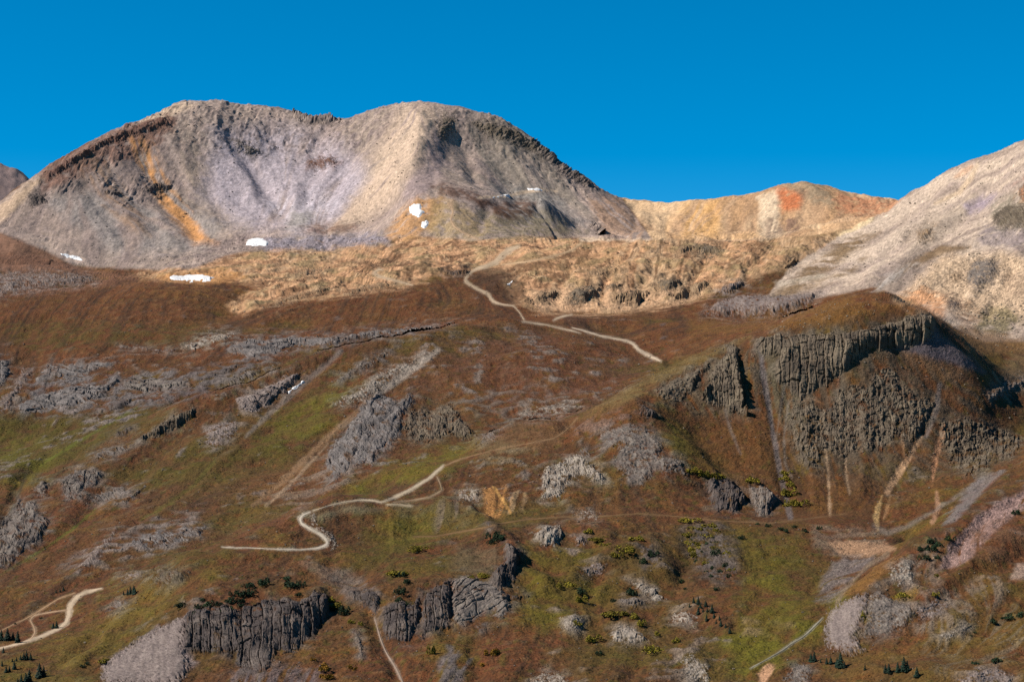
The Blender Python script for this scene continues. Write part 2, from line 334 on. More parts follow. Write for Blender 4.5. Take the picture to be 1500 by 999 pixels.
# rock outcrops: outline, height in metres, make, tone
OUT = [
 # front
 ('cliff', 'dark columnar cliff under green shrubs at the bottom left', '270,905 285,890 300,893 330,888 350,892 385,881 420,879 445,883 460,870 481,873 484,895 474,918 458,934 440,950 425,957 405,958 400,975 375,985 345,980 345,962 300,957 268,955 272,935', 8, 'col', 'dark', dict(cell=9, veg=.1, lead=.5, edge=4)),
 ('cliff', 'dark broken cliff left of the stream gully top, bottom middle', '503,868 518,862 545,862 560,874 557,892 550,903 536,892', 4, 'col', 'dark', dict(cell=6, veg=.2)),
 ('cliff', 'dark jagged cliff with shrubs on its brow, right of the stream gully', '560,890 575,880 599,883 617,868 620,892 614,916 602,948 590,940 566,937 558,919', 6, 'col', 'dark', dict(cell=8, veg=.12)),
 ('cliff', 'narrow black cliff between the jagged cliff and the smooth grey slab', '620,868 641,856 659,850 662,880 659,922 635,926 620,940 611,937 617,904', 6, 'col', 'dark', dict(cell=8, veg=.1)),
 ('rock_slab', 'smooth grey leaning slab in the middle of the lower cliffs', '659,850 680,842 707,847 728,856 748,874 748,895 737,907 710,898 686,916 671,923 662,907', 6, 'slab', 'grey', dict(cell=9, veg=.1, dip=30)),
 ('cliff', 'steep dark rib dropping right below the small shrubs on the hump', '737,793 748,796 769,814 759,822 757,850 742,858 731,870 716,846 734,829 737,811', 7, 'col', 'dark', dict(cell=5, veg=.1, lead=.4)),
 ('rock_outcrop', 'small dark rock lump right of the lower middle cliffs', '746,870 769,868 774,874 760,882 748,880', 3, 'rub', 'dark', dict(cell=4)),
 ('rock_outcrop', 'thin dark rock rib in the brown grass left of the stream gully', '518,925 526,925 532,945 534,962 526,965 522,945', 2.5, 'rub', 'grey', dict(cell=4, veg=.2)),
 ('rock_outcrop', 'low grey ledge below the smooth leaning slab', '695,915 712,912 714,928 700,930', 2, 'rub', 'dark', dict(cell=4)),
 ('rock_outcrop', 'scattered broken rocks at the foot of the columnar cliff', '345,978 360,972 376,976 374,992 350,990', 2, 'rub', 'dark', dict(cell=3)),
 ('rock_outcrop', 'rounded rock nose at the left end of the long brown hump', '223,849 233,830 253,831 283,836 268,856 233,862', 4, 'mott', 'olive', dict(cell=5, veg=.4)),
 ('rock_slab', 'grey slab patch in the grass right of the lower left road', '153,899 167,879 193,876 174,893', 1.5, 'slab', 'grey', dict(cell=5, veg=.4)),
 # left slope
 ('cliff', 'big dark ribbed slab at the left edge beside a gully', '10,756 27,729 50,736 73,762 67,786 33,816 -12,842 -25,790', 6, 'mott', 'grey', dict(cell=8, veg=.25, dip=-15, fade=5)),
 ('rock_slab', 'rounded grey slab above the dark ribbed slab at left', '83,702 113,686 147,689 153,699 117,731 97,735', 4, 'mott', 'grey', dict(cell=8, veg=.2, dip=-15, fade=5)),
 ('rock_outcrop', 'small rounded boulder outcrop above the left gully', '50,716 60,700 74,708 70,728 55,728', 4, 'rub', 'grey', dict(cell=8, veg=.1)),
 ('rock_slab', 'grey slab pair cut by a dark cleft on the left slope', '125,738 150,719 187,708 181,728 145,741', 3, 'slab', 'grey', dict(cell=6, veg=.2, dip=-25)),
 ('rock_slab', 'small grey slab just right of the cleft slabs on the left slope', '176,732 213,711 205,724 184,741', 2.5, 'slab', 'grey', dict(cell=5, veg=.3, dip=-25)),
 ('rock_slab', 'long bluish slab band low on the left slope above the brown hump', '187,793 227,772 258,780 268,770 302,771 292,789 242,803 213,808', 3, 'slab', 'blue', dict(cell=6, veg=.35, dip=-20)),
 ('rock_outcrop', 'low pale mauve rock in the grass left of the brown hump', '178,844 195,838 213,839 208,846 185,848', 1.2, 'slab', 'mauve', dict(cell=4, veg=.2)),
 ('rock_outcrop', 'pinkish stony rib above the green streak on the left slope', '120,826 132,806 150,800 160,780 175,770 165,792 150,812 132,832', 2, 'rub', 'mauve', dict(cell=4, veg=.4, dip=-30)),
 ('cliff', 'broad blue grey cliff below the plateau rim at far left', '17,597 43,580 83,573 90,567 150,563 177,553 157,580 143,593 100,597 67,603 40,611', 6, 'slab', 'blue', dict(cell=11, veg=.12, dip=-20, fade=3)),
 ('rock_slab', 'smooth blue slab on the plateau rim at far left', '47,552 77,533 133,531 182,532 133,545 130,560 100,565 77,555 50,565', 3, 'slab', 'blue', dict(cell=10, veg=.2, dip=-15, fade=3)),
 ('cliff', 'grey cliff corner cut by the left picture edge under the plateau', '-40,520 13,528 17,550 0,567 -45,572', 4, 'slab', 'blue', dict(cell=9, veg=.15, fade=3)),
 ('rock_outcrop', 'stony rib between two gullies at far left', '-10,600 15,570 35,540 48,545 25,580 12,606', 3, 'rub', 'mauve', dict(cell=5, veg=.2)),
 ('cliff', 'grey ledges at the right end of the left gorge cliffs', '177,558 200,548 233,551 277,555 278,564 247,578 213,582 188,583', 4, 'slab', 'grey', dict(cell=9, veg=.2, dip=-15, fade=3)),
 ('boulder', 'large leaning dark boulder at the foot of the left gorge cliffs', '158,598 178,581 194,584 190,594 173,604', 4, 'slab', 'dark', dict(cell=12, veg=0, edge=4)),
 ('rock_outcrop', 'small pale boulders below the left gorge cliffs', '98,602 108,598 114,608 104,612', 2.5, 'rub', 'mauve', dict(cell=5, veg=0)),
 ('rock_outcrop', 'line of boulders running down the olive flat at left', '138,612 144,600 152,598 146,615 140,624', 2.5, 'rub', 'mauve', dict(cell=4, veg=.1)),
 ('rock_outcrop', 'dark stepped rock in the gorge mouth left of centre', '285,558 317,543 355,532 337,548 300,560', 3, 'slab', 'dark', dict(cell=6, veg=.2)),
 ('cliff', 'grey gorge wall under the plateau left of centre', '333,503 377,492 430,489 500,492 497,508 437,511 393,525 360,525 333,517', 4, 'slab', 'blue', dict(cell=8, veg=.12)),
 ('rock_slab', 'pale slab where a stream leaves the plateau left of the gorge wall', '265,505 308,486 352,489 322,501 283,517', 2.5, 'slab', 'pale', dict(cell=6, veg=.15, dip=-20)),
 ('cliff', 'long thin rock band along the far side of the gorge at centre', '497,494 533,485 600,479 662,474 640,481 600,491 533,497 497,505', 3.5, 'slab', 'blue', dict(cell=5, veg=.15)),
 ('rock_outcrop', 'thin grey ledge crossing the plateau at left', '175,508 198,506 230,512 258,511 262,515 230,516 196,512', 1.5, 'slab', 'mauve', dict(cell=4, veg=.1)),
 ('rock_slab', 'grey slab on the rib crest left of the grassy gully', '316,565 353,546 402,531 408,537 367,558 323,569', 3, 'slab', 'grey', dict(cell=6, veg=.3, dip=-25)),
 ('cliff', 'round fissured cliff above the snow strip on the left rib', '342,584 377,570 423,549 448,542 424,571 394,598 370,609 347,601', 6, 'slab', 'mauve', dict(cell=6, veg=.1, dip=-30)),
 ('cliff', 'knobbly dark cliff band midway down the left rib', '192,645 227,625 253,606 288,596 284,614 254,634 231,641 213,648', 5, 'col', 'olive', dict(cell=5, veg=.2)),
 ('rock_outcrop', 'small dark step below the knobbly cliff band', '163,640 185,625 194,627 186,640', 3, 'col', 'dark', dict(cell=5, veg=.3)),
 ('rock_slab', 'small grey slabs on the lower end of the left rib', '132,664 165,652 202,649 172,668 143,675', 3, 'slab', 'grey', dict(cell=5, veg=.2, dip=-15)),
 ('rock_outcrop', 'crumbly mauve rock right of the left rib', '300,624 333,613 354,620 334,650 313,661 299,650', 3, 'rub', 'mauve', dict(cell=4, veg=.25)),
 # centre
 ('cliff', 'tall blue grey cliff facing left in the centre of the picture', '533,587 563,579 587,590 600,573 613,587 587,613 592,633 567,660 547,683 517,683 490,708 476,688 480,660 510,627', 7, 'mott', 'blue', dict(cell=8, veg=.15, dip=-15, edge=7, fade=5)),
 ('cliff', 'darker grey cliff above the bright green patch at centre', '597,600 633,600 660,587 677,613 690,627 702,641 683,645 657,638 633,651 600,649 588,632', 5, 'mott', 'olive', dict(cell=6, veg=.2)),
 ('rock_slab', 'pale broken slab strip slanting above the central cliff', '487,591 523,570 557,543 587,532 627,516 602,538 560,568 540,583 500,598', 2.5, 'rub', 'pale', dict(cell=4, veg=.25, dip=-30)),
 ('rock_slab', 'grey slab strip below the front edge of the central hill', '487,558 523,533 567,510 585,506 561,528 533,544 500,562', 2.5, 'rub', 'grey', dict(cell=4, veg=.35, dip=-30)),
 ('rock_outcrop', 'pale broken crags on the central hill above the small knoll', '755,608 790,595 830,590 850,596 820,606 780,612', 2, 'rub', 'pale', dict(cell=4, veg=.4)),
 ('rock_outcrop', 'grey rock nose under the grassy knoll at centre', '703,640 718,632 735,630 722,642 706,648', 3, 'rub', 'grey', dict(cell=4, veg=.15)),
 ('rock_outcrop', 'light grey rock knob beside the ochre scar', '668,722 684,716 701,718 701,732 686,737 672,732', 4, 'rub', 'pale', dict(cell=5, veg=.25, lead=.5)),
 ('boulder', 'single dark boulder above the shrubs on the hump end', '711,764 717,762 721,770 716,775 711,772', 3, 'slab', 'dark', dict(cell=12, veg=0, edge=3)),
 ('cliff', 'dark shaded cliff at the right end of the rounded knob', '936,592 952,598 963,610 950,616 936,606', 5, 'col', 'dark', dict(cell=5, veg=.05, lead=.8)),
 ('cliff', 'bluish broken cliff on the front of the rounded knob', '877,633 910,622 943,622 975,648 967,664 1002,674 1008,700 987,694 960,691 943,714 920,708 897,678 907,654 880,654', 5, 'rub', 'grey', dict(cell=5, veg=.3)),
 ('cliff', 'pale grey cliff left of the rounded knob', '790,700 800,683 830,670 847,663 873,685 892,707 880,711 853,697 829,712 822,732 795,732', 5, 'mott', 'pale', dict(cell=6, veg=.1, lead=.3)),
 ('rock_outcrop', 'small grey rocks above the pale grey cliff', '845,664 858,656 868,664 862,673 850,672', 3, 'rub', 'grey', dict(cell=5, veg=.1)),
 ('cliff', 'dark blocky cliff below yellow shrubs at centre right', '1028,708 1040,700 1067,700 1083,716 1091,738 1077,754 1053,751 1040,736', 6, 'col', 'dark', dict(cell=5, veg=.15, lead=.6)),
 ('cliff', 'small dark cliff beside the grey gully at centre right', '1098,712 1120,711 1138,732 1128,757 1110,757 1097,733', 5, 'col', 'grey', dict(cell=5, veg=.2, lead=.8)),
 # right hill
 ('cliff', 'left crag on the ridge end of the big right hill', '956,571 974,562 1000,548 1016,538 1042,529 1038,540 1024,562 1018,571 998,592 984,590 964,580', 6, 'rub', 'olive', dict(cell=5, veg=.15, lead=.4)),
 ('cliff', 'tall tower crag with a black shaded right side', '1058,508 1076,505 1083,514 1082,540 1086,558 1088,590 1095,611 1072,606 1054,598 1034,594 1027,580 1038,568 1040,546 1050,534 1062,522', 8, 'col', 'olive', dict(cell=5, veg=.08, lead=1.0, edge=4, amp=1.1)),
 ('cliff', 'wide dark upper cliff under the brow of the big right hill', '1106,498 1139,489 1196,489 1244,486 1310,471 1328,463 1349,458 1370,465 1374,477 1364,494 1340,511 1292,515 1268,515 1241,543 1226,556 1205,569 1172,590 1157,587 1154,564 1136,561 1130,540 1139,522 1112,522', 8, 'col', 'olive', dict(cell=8, veg=.12, amp=.9)),
 ('cliff', 'brown mottled lower cliff band on the big right hill', '1157,600 1190,582 1208,597 1226,570 1268,561 1280,540 1310,537 1322,564 1349,582 1370,588 1364,615 1346,642 1328,650 1310,641 1292,662 1268,659 1244,665 1235,674 1208,659 1199,692 1175,686 1160,654 1154,624', 3.5, 'mott', 'olive', dict(cell=6, veg=.38)),
 ('cliff', 'low mottled cliff at the right edge of the big right hill', '1370,620 1415,611 1460,624 1502,643 1487,669 1454,683 1430,702 1400,690 1382,662', 4, 'mott', 'olive', dict(cell=6, veg=.4)),
 ('rock_outcrop', 'rounded grey rock between brown slopes at far right', '1440,580 1465,560 1500,552 1510,560 1470,582 1452,590', 2.5, 'mott', 'grey', dict(cell=5, veg=.4)),
 # basin
 ('rock_slab', 'pale grey dome rock below the level trail', '777,783 798,769 820,771 827,786 814,803 795,801', 4, 'mott', 'pale', dict(cell=5, veg=.1, lead=.3)),
 ('rock_outcrop', 'small grey rock right of the pale dome rock', '837,785 850,782 862,788 858,800 843,798', 2.5, 'mott', 'mauve', dict(cell=4, veg=.2)),
 ('rock_outcrop', 'pink crumbly rock in the olive grass of the basin', '850,836 867,820 889,825 888,838 862,848', 1.8, 'rub', 'mauve', dict(cell=4, veg=.3)),
 ('rock_slab', 'long pale slab sloping right in the basin', '916,850 935,851 962,862 974,877 960,883 938,867', 3, 'slab', 'pale', dict(cell=5, veg=.1, dip=20)),
 ('rock_outcrop', 'grey rock under a dark shrub left of the long pale slab', '908,878 930,872 945,884 934,891 918,888', 2.5, 'mott', 'grey', dict(cell=4, veg=.15)),
 ('rock_slab', 'broad white grey rock face near the bottom of the basin', '890,925 910,915 932,918 954,939 928,944 897,940', 4, 'slab', 'pale', dict(cell=8, veg=.1)),
 ('rock_outcrop', 'round pale rock with a row of small conifers', '979,900 1000,893 1021,902 1016,918 988,914', 3, 'rub', 'pale', dict(cell=5, veg=.15)),
 ('rock_outcrop', 'stony rock rib at the bottom edge right of centre', '995,965 1012,957 1038,975 1040,1002 1010,1000', 3, 'rub', 'pale', dict(cell=4, veg=.3)),
 ('rock_outcrop', 'dark stony slope dotted with bushes in the middle of the basin', '1002,780 1030,766 1060,768 1072,800 1082,848 1050,853 1030,845 1010,815', 2.5, 'rub', 'dark', dict(cell=5, veg=.45)),
 ('rock_outcrop', 'dark rock lip under yellow shrubs in the basin', '936,800 955,795 968,815 968,825 945,830 940,815', 3, 'rub', 'dark', dict(cell=4, veg=.3, lead=.5)),
 ('rock_outcrop', 'mauve stony scar in the lower left of the basin', '818,905 840,898 858,908 850,924 825,922', 1.6, 'rub', 'pale', dict(cell=3.5, veg=.3)),
 ('rock_outcrop', 'grey pile of rocks at the bottom edge near the stream', '1146,992 1165,972 1180,970 1192,984 1184,1004 1150,1006', 3, 'rub', 'grey', dict(cell=5, veg=.15)),
 ('rock_outcrop', 'pale stony patch cut by the bottom edge left of centre', '778,992 800,982 822,984 840,1004 780,1006', 2, 'rub', 'pale', dict(cell=4, veg=.25)),
 ('rock_outcrop', 'light stony knob just below the trail left of the basin', '840,750 858,744 880,752 875,762 848,760', 1.5, 'rub', 'pale', dict(cell=4, veg=.35)),
 # right foreground
 ('cliff', 'dark broken crag beside the grey scree fan at right', '1266,882 1285,860 1311,880 1331,884 1345,900 1324,922 1285,935 1264,932 1270,905', 5, 'rub', 'grey', dict(cell=5, veg=.2)),
 ('rock_outcrop', 'pale broken rocks on the spur above the grey scree fan', '1299,834 1315,820 1336,823 1340,856 1315,858 1303,850', 2.5, 'rub', 'pale', dict(cell=4, veg=.35)),
 ('rock_outcrop', 'ribbed stony bank right of the dark broken crag', '1340,890 1372,876 1392,884 1372,905 1345,915', 2.5, 'rub', 'mauve', dict(cell=4, veg=.35)),
 ('rock_outcrop', 'grey stony dome at the bottom right corner', '1404,994 1430,978 1462,976 1486,988 1480,1006 1400,1008', 3, 'rub', 'mauve', dict(cell=4, veg=.2)),
 ('rock_outcrop', 'small pale ledge above the bottom right dome', '1372,930 1400,920 1428,912 1416,925 1385,937', 1.8, 'rub', 'pale', dict(cell=4, veg=.4)),
 # upper
 ('rock_outcrop', 'dark rounded crag in the tan cliffs at centre right', '830,437 842,422 862,419 879,421 876,437 852,448 836,446', 7, 'rub', 'olive', dict(cell=4, veg=.1)),
 ('rock_outcrop', 'small dark crag at the right end of the tan cliffs', '955,418 968,408 1001,409 998,422 975,431', 6, 'rub', 'olive', dict(cell=4, veg=.15)),
 ('rock_outcrop', 'thin dark ledge between the two crags of the tan cliffs', '882,421 895,416 912,417 908,423 888,425', 4, 'rub', 'olive', dict(cell=3, veg=.1)),
 ('cliff', 'row of small crags on the saddle crest above the tan cliffs', '1018,362 1030,356 1048,360 1055,372 1040,378 1022,372', 6, 'rub', 'olive', dict(cell=4, veg=.2)),
 ('rock_outcrop', 'pale knobs below the ochre ridge beside the right mountain', '1145,395 1163,376 1168,384 1155,394', 4, 'rub', 'tan', dict(cell=3, veg=.1)),
 ('rock_outcrop', 'dark rock ledge along the lower edge of the tan ground at left', '398,447 430,431 490,419 484,427 440,438 405,450', 3, 'rub', 'tan', dict(cell=3, veg=.1)),
 ('rock_outcrop', 'dark rock step by the winding road under the spur', '650,401 668,396 688,397 684,403 662,404', 4, 'rub', 'dark', dict(cell=3, veg=.2)),
 ('rock_outcrop', 'low tan ledge left of the dark rounded crag', '775,440 790,428 812,424 822,432 806,442 785,448', 5, 'rub', 'tan', dict(cell=4, veg=.15)),
 ('rock_outcrop', 'stubby tan rocks on the bench above the rounded crag', '855,402 880,392 905,394 900,404 872,408', 5, 'rub', 'tan', dict(cell=4, veg=.25)),
 ('cliff', 'low pale cliff line between the crags of the tan bench', '895,446 905,428 930,424 950,428 946,444 920,450', 6, 'col', 'tan', dict(cell=4, veg=.15)),
 ('cliff', 'pale stepped cliff at the right end of the tan bench', '985,440 1000,424 1025,414 1045,412 1030,428 1005,440', 6, 'col', 'tan', dict(cell=4, veg=.15)),
 ('rock_outcrop', 'broken tan rocks near the crest of the bench', '985,366 1005,358 1020,362 1010,372 992,374', 4, 'rub', 'tan', dict(cell=3.5, veg=.25)),
 ('rock_outcrop', 'brown ledge low on the bench below the short pale track', '500,428 535,420 560,414 580,418 548,426 515,433', 3.5, 'rub', 'tan', dict(cell=3.5, veg=.2)),
 ('rock_outcrop', 'stony rise on the bench between the snow patch and the track', '420,404 450,394 480,392 470,402 440,410', 3.5, 'rub', 'tan', dict(cell=3.5, veg=.3)),
 ('gravel_bank', 'smooth grey gravel bank on the right side of the plateau', '1030,461 1047,445 1083,434 1150,434 1202,429 1187,447 1153,458 1083,466', 5, 'scree', 'mauve', dict(cell=3, veg=.1)),
 ('rock_outcrop', 'low blue grey mound left of the gravel bank', '1046,432 1060,418 1085,412 1092,420 1070,432', 4, 'mott', 'mauve', dict(cell=4, veg=.3)),
 ('rock_outcrop', 'broken stony band at the foot of the left mountain slope', '-60,402 60,399 130,403 140,415 60,422 20,432 -60,440', 4, 'rub', 'mauve', dict(cell=3, veg=.4)),
 ('cliff', 'layered grey crag low on the right mountain', '1413,410 1427,379 1453,378 1464,392 1455,418 1430,423', 8, 'rub', 'grey', dict(cell=4, veg=.2)),
 ('rock_outcrop', 'small blocky crag left of the layered crag', '1393,402 1408,398 1411,415 1397,413', 6, 'rub', 'tan', dict(cell=4, veg=.12)),
 ('cliff', 'dark green tinted crag at the right edge of the right mountain', '1456,313 1479,299 1510,300 1510,337 1469,337 1453,328', 8, 'rub', 'olive', dict(cell=4, veg=.15)),
 ('rock_outcrop', 'small brown rock patch in the scree of the right mountain', '1341,358 1346,340 1371,330 1360,352', 5, 'rub', 'tan', dict(cell=3, veg=.05)),
 ('rock_outcrop', 'dark purple rock in the brown gully of the right mountain', '1390,440 1406,441 1407,457 1392,456', 5, 'rub', 'dark', dict(cell=3, veg=.1)),
 ('rock_outcrop', 'orange red rock at the right edge under the summit', '1492,277 1510,266 1510,296 1494,292', 6, 'rub', 'orange', dict(cell=3, veg=.2)),
 ('cliff', 'jagged crags in the notch between the two summits', '424,160 440,163 455,172 475,163 490,170 512,172 500,182 460,186 430,177', 12, 'rub', 'mauve', dict(cell=3.5, veg=.12)),
 ('cliff', 'dark crags down the right shoulder of the big mountain', '765,186 790,200 815,230 845,250 868,270 860,276 830,258 800,236 775,208', 10, 'rub', 'dark', dict(cell=3.5, veg=.12)),
 ('cliff', 'dark crag just right of the right summit', '638,180 650,168 666,172 664,190 650,208 642,200', 3, 'rub', 'olive', dict(cell=3.5, veg=.3)),
 ('cliff', 'broken grey crags under the right summit crest', '690,180 720,178 760,190 800,224 782,224 745,208 710,200', 7, 'rub', 'olive', dict(cell=3.5, veg=.12)),
 ('cliff', 'dark red crags along the left shoulder of the big mountain', '60,254 100,233 160,199 215,176 246,170 250,186 200,202 150,217 110,243 70,268', 9, 'rub', 'red', dict(cell=4, veg=.12)),
 ('rock_outcrop', 'dark rock patch at the foot of the orange streak', '209,276 232,268 251,271 246,284 215,284', 8, 'rub', 'dark', dict(cell=3.5, veg=.12)),
 ('rock_outcrop', 'purple black crag on the lower left shoulder', '38,287 52,279 66,284 68,299 45,303', 8, 'rub', 'dark', dict(cell=4, veg=.12)),
 ('rock_outcrop', 'lone dark rock in the grey scree left of the orange streak', '153,281 166,279 174,284 166,291', 6, 'rub', 'dark', dict(cell=4, veg=.12)),
 ('rock_outcrop', 'dark rocks at the right foot of the big mountain', '862,330 875,328 897,350 884,349', 8, 'rub', 'dark', dict(cell=3, veg=.2)),
 ('rock_outcrop', 'dark broken rocks high in the scree bowl', '340,205 372,212 388,228 362,230 345,218', 5, 'rub', 'grey', dict(cell=3, veg=.2)),
 ('rock_outcrop', 'reddish rock band in the middle of the scree bowl', '448,234 485,228 496,240 470,250 450,246', 5, 'rub', 'red', dict(cell=3, veg=.2)),
]

# ------------------------------------------------------------------ pigment of the ground, painted where it lies
def lin(c):
    c = np.array(c, float) / 255.0
    return np.where(c <= 0.04045, c / 12.92, ((c + 0.055) / 1.055) ** 2.4)
def sdf(poly, x, y):
    """distance inside (+) or outside (-) a polygon"""
    poly = np.array(poly, float); n = len(poly)
    d = np.full(x.shape, 1e9); ins = np.zeros(x.shape, bool)
    for i in range(n):
        ax, ay = poly[i]; bx, by = poly[(i + 1) % n]
        ex, ey = bx - ax, by - ay
        t = np.clip(((x - ax) * ex + (y - ay) * ey) / max(ex * ex + ey * ey, 1e-9), 0, 1)
        d = np.minimum(d, (x - ax - t * ex) ** 2 + (y - ay - t * ey) ** 2)
        if by != ay:
            c = ((ay > y) != (by > y)) & (x < (bx - ax) * (y - ay) / (by - ay) + ax)
            ins ^= c
    d = np.sqrt(d)
    return np.where(ins, d, -d)
def sline(line, x, y):
    """distance to a line of (x, y, width): + inside"""
    line = np.array(line, float)
    best = np.full(x.shape, -1e9)
    for a, b in zip(line[:-1], line[1:]):
        ex, ey = b[0] - a[0], b[1] - a[1]
        t = np.clip(((x - a[0]) * ex + (y - a[1]) * ey) / max(ex * ex + ey * ey, 1e-9), 0, 1)
        w = (a[2] + (b[2] - a[2]) * t) / 2
        best = np.maximum(best, w - np.hypot(x - a[0] - t * ex, y - a[1] - t * ey))
    return best
def pp(s):
    return [tuple(map(float, q.split(','))) for q in s.split()]
BROWN, RUST, UMBER, OLIVE, LIME, OCHRE = (108, 72, 42), (124, 72, 42), (78, 55, 38), (96, 84, 30), (118, 112, 28), (146, 102, 46)
GREY, BLUE, PALE, LAV, TAN, ORNG, CREAM, ROAD = (122, 113, 112), (112, 108, 118), (168, 152, 142), (158, 146, 152), (180, 146, 112), (196, 138, 80), (216, 190, 150), (205, 180, 150)
# roads and tracks: photo x, y, width seen there
ROADS = [
 ('gravel_road', 'pale dirt road curving up the slope in the lower left corner', ROAD, '-60,966,4 0,949,4 30,942,4 60,932,5 85,921,6 97,912,8 101,900,9 102,888,9 110,876,7 125,867,5 150,861,2'),
 ('dirt_track', 'thin looping dirt track inside the bend of the lower left road', (190, 156, 122), '97,893,2 70,897,2 50,901,2.5 44,908,3 50,918,4 52,926,3 46,935,2.5 35,941,2'),
 ('dirt_track', 'faint upper track above the lower left road beside small conifers', (176, 140, 104), '0,924,1.5 40,905,2 65,890,2.5 85,877,2 110,868,2'),
 ('gravel_road', 'white gravel road bending through the hairpin turn on the brow', (206, 190, 168), '325,801,.5 345,802,1.2 365,802,1.6 400,804,1.8 440,805,2.2 465,803,3.6 479,798,5.5 480,792,5.5 470,782,5.5 452,773,5.5 442,767,5.5 439,760,5 444,754,3.5 454,750,2'),
 ('gravel_road', 'pale road running along the hump crest above the hairpin', (196, 176, 148), '458,748,1.2 480,741,1.8 505,735,2.4 530,732,3 548,733,2.4 558,736,2.5 580,728,4.5 605,715,4.5 630,700,5 640,690,5.5 650,682,3'),
 ('dirt_track', 'short pale spur of road below the central hump crest', (190, 168, 136), '566,739,2.5 585,739,3 603,741,2.5'),
 ('dirt_track', 'narrow brown track climbing behind the central road', (160, 134, 104), '575,736,2 600,733,2 630,728,2.5 648,718,2.5 644,706,2.5 640,698,2'),
 ('footpath', 'old level trail contouring across the brown slope in the middle', (132, 100, 66), '606,786,1.2 640,785,2.2 690,776,2.2 712,772,1.8 730,767,1.3 770,761,1.6 820,757,1.8 880,756,1.6 940,752,1.3 1000,757,1.3 1060,763,1.5 1130,766,1.2 1180,760,1.2 1240,752,.6'),
 ('gravel_road', 'pale winding road climbing from the plateau toward the saddle', (206, 178, 146), '768,469,1.2 760,456,1.5 752,448,2 735,446,2.5 722,442,4 718,435,5 714,430,4.5 700,424,4 688,417,4.5 681,410,4.5 685,403,4.5 695,395,4 712,390,6 727,384,8 735,375,9 745,367,9 760,361,3'),
 ('dirt_track', 'short pale track on the tan hummocks left of the winding road', (208, 178, 144), '604,418,2 575,410,3 554,405,5 547,400,5 556,394,2.5 560,396,1.5'),
 ('dirt_track', 'thin road zigzagging up the spur below the double summit', (206, 170, 134), '704,352,2 682,343,2.5 666,333,2.5 660,322,3 664,310,3.5 660,302,6 659,296,10'),
 ('gravel_road', 'pale road crossing the brown plateau and ending behind a ridge', (208, 184, 156), '838,480,1.5 850,483,2 880,492,3 900,496,3 918,499,3.5 928,504,4.5 935,512,5 945,518,5 957,524,5 968,529,3'),
 ('dirt_track', 'faint pale double track near the middle of the plateau', (190, 166, 138), '766,471,2 785,474,3 800,476,2 820,481,2.5 836,484,3 850,488,2.5'),
 ('dirt_track', 'tiny pale track curving over the plateau under the tan cliffs', (190, 166, 138), '811,469,2.5 822,464,3 838,461,2'),
 ('dirt_track', 'faint track along the foot of the grassy knoll at centre', (150, 116, 82), '846,612,.8 830,630,1.3 812,642,1.4 760,652,1.1 720,660,1.2 690,668,1.5 665,676,2 652,682,2.5'),
 ('dirt_track', 'long pale track slanting over the tan hummocks to the saddle', (200, 166, 128), '735,388,2 770,384,2.5 810,376,2.5 840,366,2.5 852,356,3'),
]
STREAMS = [
 ('stream_bed', 'narrow stony stream gully below the lower middle cliffs', (168, 146, 128), '549,905,2 553,920,2.5 558,938,3 567,958,3 578,975,3.5 590,1000,3.5'),
 ('stream_bed', 'pale stony stream channel winding down the green basin', (150, 142, 124), '1205,905,3 1190,920,3 1178,932,2.5 1160,942,3.5 1145,953,3 1130,962,2 1100,978,2'),
]
far = sst(2750, 3050, R)
ROADMASK = np.zeros((NR, NC), np.float32)
def road_mask():
    for q in ROADS + STREAMS:
        line = np.array(pp(q[3])); mg = 14
        sel = (PX > line[:, 0].min() - mg) & (PX < line[:, 0].max() + mg) & (PY > line[:, 1].min() - mg) & (PY < line[:, 1].max() + mg)
        ROADMASK[sel] = np.maximum(ROADMASK[sel], sst(-10, 1, sline(line, PX[sel], PY[sel])))
